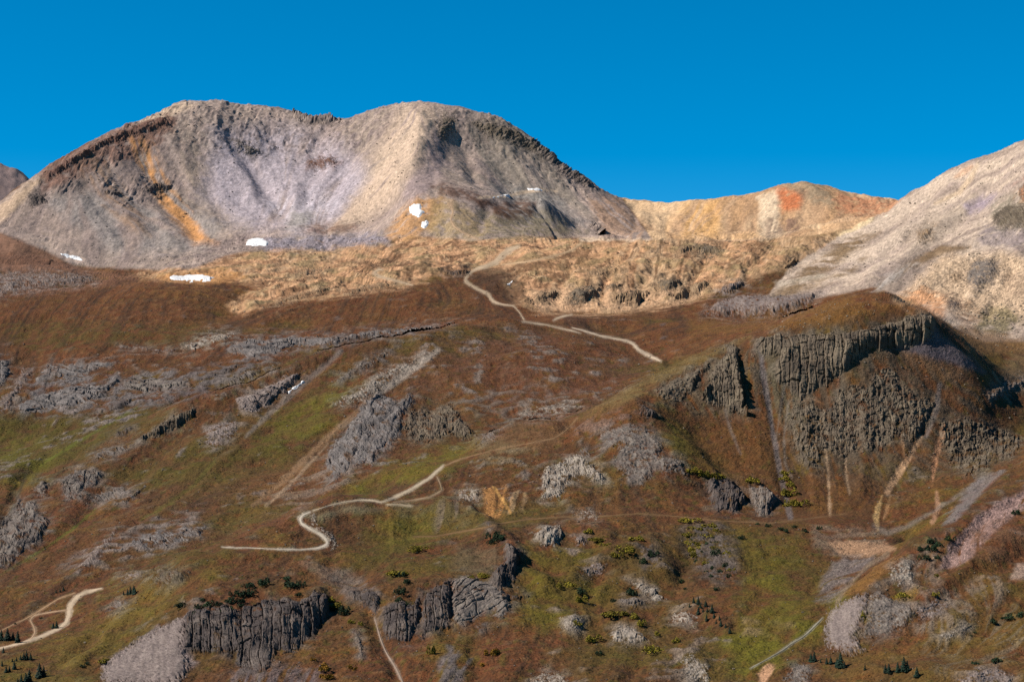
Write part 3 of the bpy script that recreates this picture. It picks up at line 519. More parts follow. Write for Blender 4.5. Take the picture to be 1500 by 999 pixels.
# folds of the ground: ribs (+) and gullies (-), photo line, metres, width above/left and below/right of the line
FOLDS = """
5 45 16|60,800 130,720 200,660 260,615 330,575 420,535 520,500
4 35 14|100,850 200,770 290,710 350,650 400,610 450,565
-4 16 12|0,842 60,806 140,745 210,690 260,650
-3 12 10|170,800 205,762 250,735 285,710 315,676 350,650
-4 22 16|370,745 430,690 500,630 550,585 640,515
-6 14 18|0,800 15,740 40,690 90,660
-2.5 14 12|360,640 400,600 435,565 480,530 500,515
5 30 20|470,740 520,690 580,640 600,600 640,570
3 16 10|20,900 100,850 160,820 220,800
-3 14 14|150,870 220,850 300,800 360,770
-2.5 10 10|60,990 130,940 200,890 260,860
3 14 12|90,999 160,930 220,890
7 16 60|225,838 300,815 340,805 400,780 440,757 500,738 560,738 620,748
5 16 40|600,742 680,735 706,762 740,790 770,840
-4 20 16|560,735 610,725 650,715 700,740 720,765
6 12 40|200,915 260,888 320,868 400,855 470,868 490,890
-4 22 22|470,820 520,850 548,900 560,940 590,1010
4 14 26|500,862 560,868 620,858 680,842 720,838
-3 20 14|640,930 690,940 700,1000
7 10 50|675,662 700,645 760,625 820,626 870,607 930,590 955,605
2.5 10 40|940,594 960,608 1000,640 1045,690 1080,730
3 20 30|690,690 760,680 820,665 870,650
-4 20 20|1010,620 1060,680 1100,740
-4 14 14|1118,510 1122,560 1130,620 1142,690 1158,755
-2.5 9 9|1150,560 1148,640 1160,700
-1.5 8 8|1208,560 1212,650 1216,755
-1.5 8 8|1232,540 1237,600 1240,724
-2.5 14 16|1370,560 1345,640 1315,695 1285,780
-2 9 9|1392,590 1374,655 1366,705
-1.2 8 8|1290,560 1296,640 1290,700
3 12 12|1180,600 1188,680 1195,750
3 14 14|1262,560 1268,640 1262,740
6 10 55|1500,690 1400,765 1340,805 1290,845 1240,880 1220,910
5 24 30|1520,760 1430,830 1360,880 1330,920
-4 16 16|1520,800 1410,860 1350,905 1320,940
3.5 20 20|1520,840 1440,890 1380,930
-3 14 14|1520,880 1440,930 1360,965
-3.5 12 12|1500,730 1420,790 1380,840
5 24 18|770,870 830,852 900,812 950,798 968,815 985,850
4 20 16|820,925 880,905 930,915 960,945
3 14 16|985,898 1020,890 1050,905 1072,930
4 26 26|780,790 830,775 880,785 905,800
-4 20 20|830,960 900,870 990,860 1010,800 1000,770
-3 18 18|800,760 830,800 870,850 860,900
3 18 14|1000,775 1050,766 1075,800 1085,850
3 14 16|995,965 1020,955 1045,985
3.5 14 12|1120,1000 1170,965 1230,975 1300,985 1400,960
1.6 10 14|660,530 740,506 820,500 900,520 960,534
1.6 9 14|630,552 700,530 800,520 880,540 920,552
1.6 9 14|640,580 740,552 830,546 890,565
1.8 9 14|660,602 750,580 850,575 880,580
1.5 8 12|700,500 780,488 860,492
2.2 14 10|-20,472 60,462 140,452 260,436
-3 10 10|20,500 60,470 100,458 150,448
2 12 10|0,505 120,492 250,490 330,482
-3 12 10|130,520 220,500 300,470 360,455
2.4 14 10|340,470 460,452 600,445 700,452
-2 12 10|380,480 520,470 640,462
2.5 12 10|780,466 860,470 960,470 1060,462
2.2 10 10|880,485 980,478 1080,470 1200,460
-2.2 10 8|850,478 950,488 1010,500
3 16 10|1100,470 1200,450 1300,434 1340,440
7 12 22|345,452 400,430 440,415 500,400 560,388
-4 8 10|340,420 420,405 500,390 560,378
6 12 14|560,408 600,396 650,398 690,392
5 10 12|420,385 500,372 580,362 660,356
9 12 40|740,395 790,372 860,356 960,352 1060,352 1130,350
6 14 22|790,430 850,408 950,398 1040,384
-9 12 12|880,450 885,420 900,390 930,370
-7 10 10|935,450 945,415 965,385
-7 10 10|1005,440 1015,410 1040,375
-6 10 10|815,455 820,425 840,395
6 10 10|855,450 855,425 862,400
6 10 10|975,440 985,412 1000,390
-7 12 12|1085,420 1100,385 1150,350
6 10 20|1100,400 1160,372 1220,340 1290,318
22 46 40|640,165 622,210 600,255 578,305
-9 18 18|200,205 240,290 300,350
-8 20 20|330,190 380,265 425,325
-8 20 20|465,185 462,250 445,320
-6 18 18|540,185 500,260 455,325
6 18 18|300,175 345,250 390,315
5 16 16|405,175 420,240 435,300
-5 14 14|100,245 150,310 190,360
-6 14 14|145,220 200,290 240,350
5 12 12|120,235 175,300 215,355
5 12 12|245,190 280,270 330,345
-7 20 20|700,180 738,250 765,310
-6 18 18|755,195 810,265 850,335
6 16 16|725,185 775,255 810,320
-8 14 14|665,180 690,240 700,275
6 22 26|590,345 625,290 645,273 700,284 760,308
-4 14 14|690,345 710,310 740,300
6 14 14|380,352 440,344 520,342
-3 8 8|1012,296 1010,345
-3 8 8|1044,296 1046,345
-3 8 8|1080,294 1082,345
-3 8 8|1112,288 1116,345
-3 9 9|1146,280 1148,345
-3 8 8|1182,275 1176,335
-3 9 9|960,294 955,345
-3 8 8|930,294 928,345
-6 16 16|1430,243 1400,290 1330,350 1240,410
-5 14 14|1480,240 1420,320 1330,390 1270,425
-5 14 14|1380,268 1300,340 1220,390 1150,440
5 14 14|1405,262 1350,320 1270,380
7 12 14|1455,250 1400,315 1320,375 1240,420
-8 14 14|1510,340 1440,365 1380,372 1300,430
8 16 20|1510,370 1440,372 1380,400 1330,430
-8 12 12|1490,380 1470,430 1440,470
7 12 12|1460,372 1440,410 1410,450
"""
FOLD = np.zeros((NR, NC), np.float32)
NB2 = fbm2(X / 38, Y / 38, 2, 205)
for ln in FOLDS.strip().split('\n'):
    hd, tl = ln.split('|'); A_, wl_, wr_ = map(float, hd.split()); q = np.array(pp(tl)); mg = max(wl_, wr_) + 10
    sel = (PX > q[:, 0].min() - mg) & (PX < q[:, 0].max() + mg) & (PY > q[:, 1].min() - mg) & (PY < q[:, 1].max() + mg)
    x, y = PX[sel], PY[sel]
    x = x + 6 * NB[sel]; y = y + 4 * NB2[sel]
    best = np.full(x.shape, 1e9); side = np.zeros(x.shape); along = np.zeros(x.shape); tot = 0.0
    seg = np.hypot(*np.diff(q, axis=0).T); L_ = seg.sum()
    for (a_, b_), l_ in zip(zip(q[:-1], q[1:]), seg):
        e = b_ - a_; t = np.clip(((x - a_[0]) * e[0] + (y - a_[1]) * e[1]) / (l_ * l_), 0, 1)
        dd = np.hypot(x - a_[0] - t * e[0], y - a_[1] - t * e[1]); c = dd < best
        best = np.where(c, dd, best); side = np.where(c, e[0] * (y - a_[1]) - e[1] * (x - a_[0]), side); along = np.where(c, (tot + t * l_) / L_, along)
        tot += l_
    if q[-1, 0] < q[0, 0] and abs(q[-1, 0] - q[0, 0]) > 60: side = -side
    w = np.where(side > 0, wr_, wl_)
    pr = np.clip(1 - best / w, 0, 1); pr = pr * pr * (3 - 2 * pr) * 0.5 + pr * 0.5
    FOLD[sel] += A_ * pr * sst(0, 0.12, along) * sst(1, 0.88, along) * (0.85 + 0.4 * NB2[sel])
FOLD = blur(blur(FOLD, 2, 0), 2, 1)
flat = np.clip(SLOPE / 0.22, 0.22, 1.0) * (1 - far) + far
road_mask()
big_hill = 1.15 * LIC3 + 0.45 * LIC4 + 2.4 * NA + 2.1 * NB
big_mtn = 2.2 * LIC3 + 1.0 * LIC4 + 4.0 * NA + 2.6 * NB
Z = Z + (((big_hill * (1 - far)) * flat + big_mtn * far) * (1 - 0.8 * ROADMASK) + FOLD) * sst(1065, 1100, R)
PY = 499.5 - Z / (K * R)
ROADMASK[:] = 0
road_mask()
COL = np.zeros((NR, NC, 3), np.float32)
ROUGH = np.zeros((NR, NC), np.float32)
STONE = np.full((NR, NC), 0.15, np.float32)
FIELD = {'a': NA, 'b': NB, 'c': NCc, 'd': ND, 'l': LIC1, 'L': LIC2, 'm': 0.5 * NCc + 0.5 * LIC1, 'n': 0.6 * NB + 0.6 * NCc, 'w': WH, 'd2': ND2, 'd3': ND3, 'd4': ND4, 'k': LIC5, 'K': LIC4, 'nb': -NB, 'r': 0.5 * LIC4 + 0.75 * NCc + 0.3 * NB}
def _apply(d, sel, color, feather, op, br, rough, stone, warp):
    d = d + warp * (NB[sel] * 0.8 + NCc[sel])
    m = sst(-feather, feather, d) * op
    if br:
        f, t, s = br
        m = m * sst(t - s, t + s, FIELD[f][sel])
    if color is not None:
        c = lin(color)
        COL[sel] = COL[sel] * (1 - m[:, None]) + c * m[:, None]
    if rough is not None: ROUGH[sel] = ROUGH[sel] * (1 - m) + rough * m
    if stone is not None: STONE[sel] = STONE[sel] * (1 - m) + stone * m
def paint(s, color, feather=8, op=1.0, br=None, rough=None, stone=None, warp=4.0):
    poly = pp(s); q = np.array(poly); mg = feather + 2.5 * warp
    sel = (PX > q[:, 0].min() - mg) & (PX < q[:, 0].max() + mg) & (PY > q[:, 1].min() - mg) & (PY < q[:, 1].max() + mg)
    if sel.any(): _apply(sdf(poly, PX[sel], PY[sel]), sel, color, feather, op, br, rough, stone, warp)
def streak(s, color, feather=2, op=1.0, br=None, rough=None, stone=None, warp=1.0):
    line = pp(s); q = np.array(line); mg = feather + 2.5 * warp + q[:, 2].max()
    sel = (PX > q[:, 0].min() - mg) & (PX < q[:, 0].max() + mg) & (PY > q[:, 1].min() - mg) & (PY < q[:, 1].max() + mg)
    if sel.any(): _apply(sline(line, PX[sel], PY[sel]), sel, color, feather, op, br, rough, stone, warp)
ALL = '-200,60 1700,60 1700,1250 -200,1250'
COL[:] = lin(BROWN)
def allmix(color, f, t, s, op):
    m = sst(t - s, t + s, FIELD[f]) * op
    COL[:] = COL * (1 - m[..., None]) + lin(color) * m[..., None]
allmix(RUST, 'a', 0.15, 0.4, 0.6)
allmix(OLIVE, 'n', 0.35, 0.5, 0.65)
allmix(UMBER, 'm', 0.35, 0.5, 0.6)
allmix(OCHRE, 'L', 0.9, 0.9, 0.22)
allmix((140, 118, 96), 'c', 0.75, 0.35, 0.6)
allmix(OCHRE, 'b', 0.45, 0.4, 0.4)
m_ = sst(0.2, 0.7, -NA) * 0.45; COL[:] = COL * (1 - m_[..., None]) + lin((104, 96, 30)) * m_[..., None]
allmix((154, 118, 78), 'd', 0.65, 0.35, 0.45)
allmix((66, 52, 30), 'd2', 0.45, 0.35, 0.55)
allmix((92, 88, 30), 'd3', 0.5, 0.3, 0.5)
allmix((132, 72, 36), 'd4', 0.55, 0.3, 0.45)
# tundra plateau and front slopes
PLAT = '-200,430 60,428 200,412 330,412 345,455 480,435 620,415 720,400 760,445 860,460 960,452 1040,432 1200,425 1300,430 1350,455 1200,480 1065,505 980,530 900,500 740,470 600,488 480,500 300,540 -200,540'
paint(PLAT, RUST, 12, 0.6, ('b', -0.2, 0.6))
paint(PLAT, (150, 104, 60), 12, 0.45, ('c', 0.3, 0.4))
paint(PLAT, UMBER, 12, 0.55, ('m', 0.3, 0.4))
paint(PLAT, (128, 112, 108), 10, 0.5, ('n', 0.75, 0.3), rough=0.3)
paint('-10,478 90,470 200,478 300,482 340,500 250,510 140,505 40,515', OLIVE, 8, 0.55, ('c', -0.1, 0.5))
paint('200,425 300,420 330,430 260,436', OCHRE, 6, 0.5, ('c', 0, 0.5))
paint('1010,470 1200,440 1320,425 1340,450 1240,470 1100,487 1010,492', OCHRE, 8, 0.6, ('m', -0.2, 0.5))
paint('560,520 760,480 960,530 880,590 740,600 620,570', (124, 84, 62), 16, 0.55, ('c', -0.2, 0.5))
paint('560,520 760,480 960,530 880,590 740,600 620,570', (142, 130, 122), 10, 0.7, ('n', 0.6, 0.3), rough=0.5, stone=0.5)
paint('660,590 760,560 850,575 820,615 740,620', (138, 124, 112), 10, 0.5, ('c', 0.1, 0.4), rough=0.5)
# greens
for s, c, o in (('-40,600 60,612 180,590 240,610 150,660 60,700 -40,690', OLIVE, 0.8), ('0,640 60,650 70,700 0,720', LIME, 0.4), ('200,700 280,640 420,610 520,560 500,600 420,650 300,690', OLIVE, 0.7),
                ('400,625 470,575 520,560 480,610 430,650 395,655', LIME, 0.55), ('270,700 400,640 440,650 340,700', OLIVE, 0.5), ('520,712 600,680 650,655 700,640 690,660 620,690 560,715', LIME, 0.75), ('560,700 640,660 660,665 600,700', (112, 98, 26), 0.7),
                ('985,635 1030,650 1062,690 1020,680', LIME, 0.75), ('960,600 1040,660 1080,720 1000,660', OLIVE, 0.6), ('1070,800 1110,775 1180,785 1210,870 1150,950 1060,930 1085,860', (104, 92, 28), 0.5),
                ('1095,850 1140,830 1160,870 1130,900', LIME, 0.4), ('770,800 870,800 900,850 860,900 790,930 760,880', (112, 102, 26), 0.75), ('550,760 640,745 620,800 560,810', LIME, 0.35), ('500,800 700,800 720,850 600,845 520,825', OLIVE, 0.6),
                ('150,860 300,830 340,810 300,860 200,920', (124, 104, 36), 0.5), ('0,985 80,930 180,900 160,960 60,999', (124, 104, 36), 0.6), ('160,820 330,790 330,812 220,845', OLIVE, 0.55), ('1060,930 1180,910 1230,870 1240,890 1180,960 1090,990', (116, 108, 30), 0.7),
                ('1320,790 1380,740 1440,700 1400,760', LIME, 0.3), ('820,800 1010,790 990,960 830,980', OLIVE, 0.45), ('640,930 700,940 690,999 640,999', (116, 100, 34), 0.5), ('1440,500 1520,490 1520,560 1440,545', OLIVE, 0.5),
                ('1350,900 1520,830 1520,960 1380,960', (112, 92, 38), 0.6), ('1200,960 1400,940 1520,930 1520,1000 1200,1000', (120, 92, 42), 0.5)):
    paint(s, c, 24, min(1, o * 1.15), ('n', -0.35, 0.6), warp=12)
paint('560,690 700,640 700,665 560,716', OCHRE, 6, 0.35, ('d', 0.4, 0.4))
for s in ('80,830 130,800 0.1', ):
    pass
streak('0,842,3 60,806,4 110,772,3 140,745,2', (96, 112, 34), 2, 0.6)
streak('205,762,3 250,735,5 285,710,5 315,676,3', (100, 106, 30), 3, 0.6)
streak('20,740,4 5,770,6 -5,800,5', (60, 66, 42), 2, 0.6)
streak('0,700,3 40,690,4 25,730,5 8,790,4', (70, 66, 46), 2, 0.6)
streak('60,680,3 110,650,3 160,620,4 200,596,3', (110, 120, 36), 2, 0.5)
paint('395,560 450,545 470,555 420,585', OCHRE, 6, 0.4, ('d', 0.2, 0.4))
# bare rock and stony ground among the grass, left slope
LS = '-160,520 330,540 470,520 560,500 640,560 700,640 560,700 440,750 300,800 60,850 -160,900'
paint(LS, (140, 124, 112), 12, 0.8, ('r', 0.75, 0.25), rough=1.0, stone=0.7)
paint(LS, (120, 108, 104), 12, 0.8, ('r', 1.15, 0.2), rough=1.3, stone=0.7)
paint(LS, (112, 78, 50), 12, 0.35, ('L', 0.3, 0.6))
paint('40,560 300,540 400,520 300,580 200,600 60,610', GREY, 8, 0.7, ('c', -0.1, 0.4), rough=1.0)
paint('380,740 440,680 520,640 560,600 480,700 420,750', (146, 120, 96), 10, 0.7, ('l', 0.2, 0.7), stone=0.8)
paint('60,840 130,800 220,760 300,740 280,790 180,830', (138, 120, 110), 8, 0.6, ('c', 0.1, 0.4), rough=0.6, stone=0.7)
streak('640,514,8 590,550,12 545,584,9', (176, 160, 144), 3, 0.8, stone=0.5)
streak('545,584,8 480,640,8 420,700,9 370,740,4', (160, 124, 90), 3, 0.7)
streak('500,515,6 470,540,8 430,575,9 400,600,8 360,640,4', (146, 132, 122), 3, 0.6)
streak('480,650,4 430,705,5 390,740,4', (176, 146, 116), 2, 0.6)
paint('460,690 520,640 540,690 470,730 420,760', (146, 122, 104), 8, 0.6, ('l', 0.1, 0.7), stone=0.7)
# central knobs
for s in ('620,500 760,480 960,535 880,600 700,640 600,600', '680,660 930,595 1080,730 900,750 720,740', '1100,500 1370,470 1480,640 1300,730 1130,690', '780,770 1010,770 1080,880 1060,1000 780,1000', '1260,880 1400,770 1510,700 1510,1000 1340,960', '220,830 440,760 720,780 760,850 480,870 200,920'):
    paint(s, (136, 120, 108), 14, 0.75, ('r', 0.95, 0.25), rough=1.1, stone=0.8)
paint('680,655 760,622 830,626 820,650 720,680', (130, 108, 72), 8, 0.7, ('c', -0.3, 0.5))
paint('830,622 885,588 1000,528 1100,492 1080,505 980,555 900,600', (136, 112, 66), 6, 0.75, ('c', -0.5, 0.6), warp=2)
paint('700,640 860,600 930,590 950,610 900,620 800,660', RUST, 8, 0.5, ('c', -0.2, 0.5))
paint('708,716 740,712 752,735 735,762 712,757', ORNG, 4, 0.85, ('l', -0.6, 0.9), stone=0.6)
paint('748,714 772,720 768,748 744,752', (184, 150, 110), 4, 0.7, ('l', -0.4, 0.8), stone=0.6)
streak('722,712,3 735,730,4 748,752,3', (214, 160, 90), 1.5, 0.9)
paint('960,560 1060,520 1110,500 1100,620 1010,610', (112, 96, 74), 10, 0.6, ('l', -0.2, 0.7), stone=0.7, rough=0.5)
# right hill face: talus, gullies
paint('1090,500 1200,480 1330,460 1380,500 1420,560 1470,640 1400,690 1300,720 1150,700 1110,600', (104, 88, 70), 14, 0.65, ('m', -0.2, 0.5), rough=0.7, stone=0.7)
paint('1110,500 1150,520 1190,600 1170,640 1130,620', (112, 102, 76), 10, 0.6, ('l', 0, 0.7))
paint('1000,640 1140,600 1180,690 1300,700 1280,770 1140,760 1040,700', (118, 76, 38), 12, 0.6, ('c', -0.2, 0.6))
for s, c, o in (('1112,500,6 1120,560,9 1130,620,7 1142,690,8 1158,758,9', (126, 114, 110), 0.8), ('1150,560,4 1140,620,3 1135,650,2', (136, 122, 108), 0.6), ('1155,590,3 1148,640,2.5 1150,680,3 1160,700,3', (140, 126, 112), 0.7),
                ('1062,600,3 1070,630,4 1085,665,3', (132, 116, 104), 0.6), ('1208,650,2 1213,690,3.5 1216,755,3', (196, 160, 124), 0.8), ('1237,655,3 1240,700,3.5 1245,724,2', (190, 156, 122), 0.8),
                ('1350,640,5 1335,665,8 1315,695,11 1300,720,10', (198, 156, 118), 0.8), ('1322,648,4 1326,672,4', (204, 150, 104), 0.7), ('1384,625,6 1374,655,9 1368,685,8 1366,705,2', (200, 144, 104), 0.8),
                ('1292,726,2 1287,742,7 1283,758,10 1286,776,3', (222, 180, 120), 0.85), ('1304,728,3 1299,745,7 1294,762,3', (196, 150, 104), 0.5), ('1372,722,4 1374,745,8 1366,764,7', (186, 140, 108), 0.7), ('1376,565,8 1372,600,8 1356,640,7', (140, 126, 118), 0.6),
                ('1228,500,2 1228,580,3 1234,650,2', (168, 120, 92), 0.5), ('1170,590,3 1190,585,4 1205,590,3', (190, 140, 96), 0.6), ('1320,448,5 1345,470,6 1400,510,5 1420,525,4', (190, 140, 98), 0.6), ('1455,545,4 1480,590,4', (176, 156, 124), 0.5)):
    streak(s, c, 2, o, stone=0.5)
paint('1350,470 1370,478 1420,525 1440,545 1380,530 1320,515 1300,512', (116, 106, 112), 6, 0.8, rough=0.1)
paint('1300,505 1360,520 1420,545 1400,560 1330,535', (146, 106, 74), 6, 0.5)
paint('1480,520 1510,505 1510,575 1450,585 1460,560', (136, 110, 82), 8, 0.5)
# basin
paint('1190,770 1280,775 1300,800 1250,830 1190,800', (140, 118, 98), 8, 0.7, ('c', -0.3, 0.5), stone=0.7)
paint('1214,795 1240,790 1278,797 1300,795 1312,805 1270,816 1232,812', (186, 144, 110), 4, 0.85, warp=2)
paint('1196,880 1210,840 1235,815 1282,815 1250,850 1215,880', (132, 118, 112), 6, 0.8, ('l', -0.6, 0.8), stone=0.7)
streak('1300,812,8 1270,830,6 1240,860,5 1225,885,4', (142, 120, 98), 2, 0.7, stone=0.6)
streak('1280,770,6 1300,780,9 1330,770,6 1390,735,5 1440,700,6', (146, 132, 120), 3, 0.6)
paint('1380,770 1400,740 1430,700 1470,690 1440,720 1400,765', (146, 136, 136), 4, 0.6)
paint('1110,690 1150,670 1300,700 1290,770 1160,755', UMBER, 10, 0.35, ('l', 0, 0.8))
paint('780,760 1000,765 1060,800 1020,920 1040,999 780,999', (112, 78, 44), 30, 0.4, ('c', 0.1, 0.4))
paint('780,760 1000,765 1060,860 1060,990 780,999', (156, 136, 122), 8, 0.55, ('n', 0.75, 0.25), rough=0.7, stone=0.8)
paint('1090,910 1160,915 1150,935 1090,930', (150, 122, 90), 5, 0.6, ('c', 0, 0.5), stone=0.6)
paint('1108,985 1125,970 1135,975 1118,1010', (224, 170, 130), 3, 0.85)
paint('640,970 660,950 690,960 680,999 645,999', (124, 112, 112), 5, 0.75, ('m', -0.2, 0.6), stone=0.6)
paint('655,945 664,948 672,980 662,985', (120, 108, 104), 3, 0.6)
paint('990,765 1060,762 1085,800 1088,860 1040,870 1000,830', (78, 60, 36), 10, 0.6, ('c', -0.2, 0.4), rough=0.8, stone=0.6)
paint('880,790 960,785 990,850 930,850', (100, 80, 36), 14, 0.5, ('c', -0.1, 0.4))
# cliff foots, lower left
paint('150,1005 150,972 205,935 262,903 300,885 275,910 272,950 290,970 250,1005', (138, 122, 118), 5, 0.95, ('l', -1.6, 0.8), stone=1.0, rough=0.2)
paint('340,985 420,975 470,980 460,1010 330,1010', (124, 112, 112), 8, 0.8, ('m', -0.3, 0.6), stone=0.8)
paint('270,960 500,960 560,999 270,1010', (112, 72, 46), 10, 0.4, ('c', 0, 0.5))
paint('470,830 540,850 560,870 510,880', (142, 124, 112), 8, 0.5, ('c', -0.2, 0.5))
paint('440,825 520,840 540,860 470,850', (146, 132, 118), 8, 0.4)
paint('500,750 560,745 620,760 680,770 700,745 640,735 560,740', (118, 104, 74), 10, 0.5, ('c', -0.2, 0.5))
paint('440,756 520,737 560,745 500,752 470,765', (140, 130, 100), 8, 0.6)
paint('640,740 680,735 670,800 640,790', (150, 130, 116), 8, 0.45, ('l', 0, 0.7), stone=0.6)
paint('670,800 730,800 740,830 690,845 660,830', (120, 100, 74), 10, 0.6)
# right foreground
paint('1372,836 1384,808 1430,756 1505,712 1505,738 1455,782 1420,818 1395,832', (168, 136, 126), 4, 0.9, ('l', -1.0, 0.8), stone=0.9)
paint('1478,850 1490,825 1505,820 1505,850', (176, 148, 130), 4, 0.8, stone=0.8)
paint('1290,860 1340,815 1380,800 1380,860 1340,900 1280,930', (138, 116, 98), 10, 0.7, ('m', -0.1, 0.6), rough=0.7, stone=0.9)
paint('1360,870 1460,840 1480,880 1400,920 1340,930', (144, 124, 106), 8, 0.65, ('m', 0, 0.6), rough=0.7, stone=0.9)
paint('1340,940 1500,880 1520,960 1380,990', (140, 122, 98), 10, 0.5, ('m', 0.2, 0.5), stone=0.8)
paint('1260,870 1330,810 1300,815 1240,870', (150, 104, 54), 5, 0.7)
paint('1300,870 1345,862 1340,880 1310,884', (152, 116, 34), 5, 0.6)
paint('1420,780 1505,750 1505,800 1430,830', (132, 92, 66), 10, 0.6, ('c', -0.2, 0.5))
COL *= 0.75
# ---- tan pass country
TANZ = '190,402 330,374 380,362 480,350 600,342 700,345 880,342 1080,340 1150,345 1200,325 1300,312 1240,355 1160,385 1120,400 1040,432 960,452 860,460 790,457 752,442 735,400 690,398 640,402 600,420 480,434 400,442 345,460 333,448 385,422 340,408 250,412'
BENCH = np.zeros((NR, NC), np.float32); BENCH[:] = sst(-6, 10, sdf(pp(TANZ), PX, PY)) * sst(2450, 2600, R) * sst(3250, 3150, R)
paint(TANZ, (206, 158, 118), 8, 1.0, None, rough=0.35, stone=0.35, warp=5)
paint(TANZ, (122, 86, 58), 5, 0.7, ('nb', 0.3, 0.25), warp=2)
paint(TANZ, (176, 150, 118), 5, 0.6, ('k', 0.4, 0.5), warp=2)
paint(TANZ, (158, 116, 76), 5, 0.8, ('n', 0.05, 0.4), warp=2)
paint(TANZ, (104, 74, 50), 5, 0.8, ('m', 0.4, 0.3), warp=2)
paint(TANZ, (140, 128, 92), 5, 0.5, ('b', 0.3, 0.4), warp=2)
paint(TANZ, (218, 178, 136), 5, 0.7, ('c', 0.55, 0.35), warp=2)
paint('500,385 560,380 720,395 690,402 610,400', UMBER, 5, 0.6, ('c', -0.2, 0.5))
paint('740,385 860,370 900,395 800,400', (124, 94, 64), 6, 0.6, ('c', -0.2, 0.5))
paint('770,430 830,420 960,425 1040,420 1010,445 860,459 790,455', (200, 160, 124), 5, 0.75, ('l', -0.8, 0.9), stone=0.6, rough=0.8)
paint('690,398 720,392 760,400 770,440 745,446 720,430', UMBER, 6, 0.7)
paint('230,405 330,395 360,405 320,416 240,412', ORNG, 5, 0.6)
paint('1100,370 1200,335 1290,318 1230,360 1130,400 1080,420', (146, 116, 84), 8, 0.6, ('m', -0.1, 0.5), rough=0.6)
paint('850,348 960,346 1130,345 1130,350 960,353 850,354', (206, 180, 152), 2, 0.8, warp=1)
# ---- lower left below the big peak
paint('-160,335 0,340 60,362 110,388 140,395 60,400 -160,400', (140, 104, 84), 8, 0.85, ('b', -1.0, 0.6))
paint('-160,365 60,372 130,395 200,402 200,412 60,432 -160,440', (116, 80, 60), 6, 0.8, ('c', -0.4, 0.6), rough=0.8, stone=0.9)
paint('-160,395 130,402 140,415 60,424 -160,440', (142, 126, 114), 5, 0.7, ('c', 0.15, 0.35), rough=1.0, stone=1.0)
# ---- the big peak
BIG = '-160,420 0,296 45,262 160,193 262,150 285,140 450,165 520,160 600,140 740,170 800,215 870,265 905,285 955,350 850,348 760,345 700,352 600,345 560,352 470,352 380,364 330,374 290,392 200,394 110,389 60,364 0,340 -160,380'
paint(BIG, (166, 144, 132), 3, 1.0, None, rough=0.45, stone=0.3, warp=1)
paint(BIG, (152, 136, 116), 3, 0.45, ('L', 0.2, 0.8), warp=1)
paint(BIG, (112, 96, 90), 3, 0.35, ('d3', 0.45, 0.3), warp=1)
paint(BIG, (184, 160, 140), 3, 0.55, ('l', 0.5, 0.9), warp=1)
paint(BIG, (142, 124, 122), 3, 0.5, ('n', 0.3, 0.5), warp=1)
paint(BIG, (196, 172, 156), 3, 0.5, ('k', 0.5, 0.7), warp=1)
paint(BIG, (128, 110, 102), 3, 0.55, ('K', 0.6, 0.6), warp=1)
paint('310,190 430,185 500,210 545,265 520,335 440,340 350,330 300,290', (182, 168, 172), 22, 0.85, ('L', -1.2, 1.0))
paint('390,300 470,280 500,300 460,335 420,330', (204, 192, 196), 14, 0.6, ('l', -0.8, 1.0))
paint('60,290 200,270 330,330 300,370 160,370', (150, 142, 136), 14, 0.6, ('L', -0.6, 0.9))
paint('60,250 160,195 250,160 262,185 210,225 120,255 60,285', (136, 92, 72), 8, 0.8, ('c', -0.4, 0.5), rough=1.0)
paint('186,200 220,205 245,265 300,345 318,356 285,356 235,300 205,245', (206, 144, 84), 8, 0.9, ('l', -0.8, 0.9))
paint('110,230 150,225 200,300 220,345 180,330 130,270', (166, 128, 96), 8, 0.6, ('l', -0.2, 0.9))
paint('0,300 45,265 65,262 30,300 -20,345', (190, 160, 130), 5, 0.8)
paint('262,150 200,178 215,182 250,172 290,155', (206, 178, 150), 4, 0.9, warp=1)
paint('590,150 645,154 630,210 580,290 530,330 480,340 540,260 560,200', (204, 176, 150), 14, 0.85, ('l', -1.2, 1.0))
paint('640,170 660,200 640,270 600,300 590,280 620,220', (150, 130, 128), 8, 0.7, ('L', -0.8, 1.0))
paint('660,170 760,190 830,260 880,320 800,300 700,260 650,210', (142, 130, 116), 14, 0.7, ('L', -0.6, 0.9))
paint('720,270 800,280 860,330 760,330', (140, 136, 130), 12, 0.6)
paint('700,310 800,310 860,342 760,348 700,345', (140, 124, 92), 10, 0.7, ('c', -0.3, 0.5))
paint('860,288 905,290 955,350 880,345', (168, 130, 100), 8, 0.7, ('l', -0.6, 0.9))
paint('630,272 650,270 700,285 740,310 770,325 730,315 690,295 640,285', (96, 66, 50), 5, 0.8, ('c', -0.4, 0.5))
paint('700,298 760,293 790,300 780,318 730,312', (98, 68, 52), 6, 0.8, ('c', -0.3, 0.5))
paint('560,350 590,310 610,290 650,290 640,330 600,350', (192, 142, 92), 8, 0.85, ('c', -0.6, 0.6))
paint('640,290 680,300 720,330 700,350 640,348 620,330', (164, 138, 96), 8, 0.7, ('c', -0.4, 0.5))
streak('700,290,3 740,288,4 790,278,5 815,280,3', (204, 176, 146), 2, 0.8)
paint('300,355 360,340 380,360 310,385 240,392', (122, 104, 98), 8, 0.7, ('c', -0.3, 0.5), stone=1.0)
paint('380,350 560,342 570,355 470,366 390,366', (142, 132, 138), 6, 0.85, ('c', -0.8, 0.5), stone=0.9)
paint('440,332 520,328 525,338 450,342', (126, 92, 74), 5, 0.7, ('c', -0.3, 0.5))
paint('430,310 460,312 450,330 420,335', (146, 138, 120), 8, 0.6)
paint('40,275 60,250 160,193 262,150 450,165 460,215 380,225 300,230 230,225 150,250 80,290', (126, 108, 98), 16, 0.45, ('c', 0.1, 0.4), rough=1.2, stone=0.8)
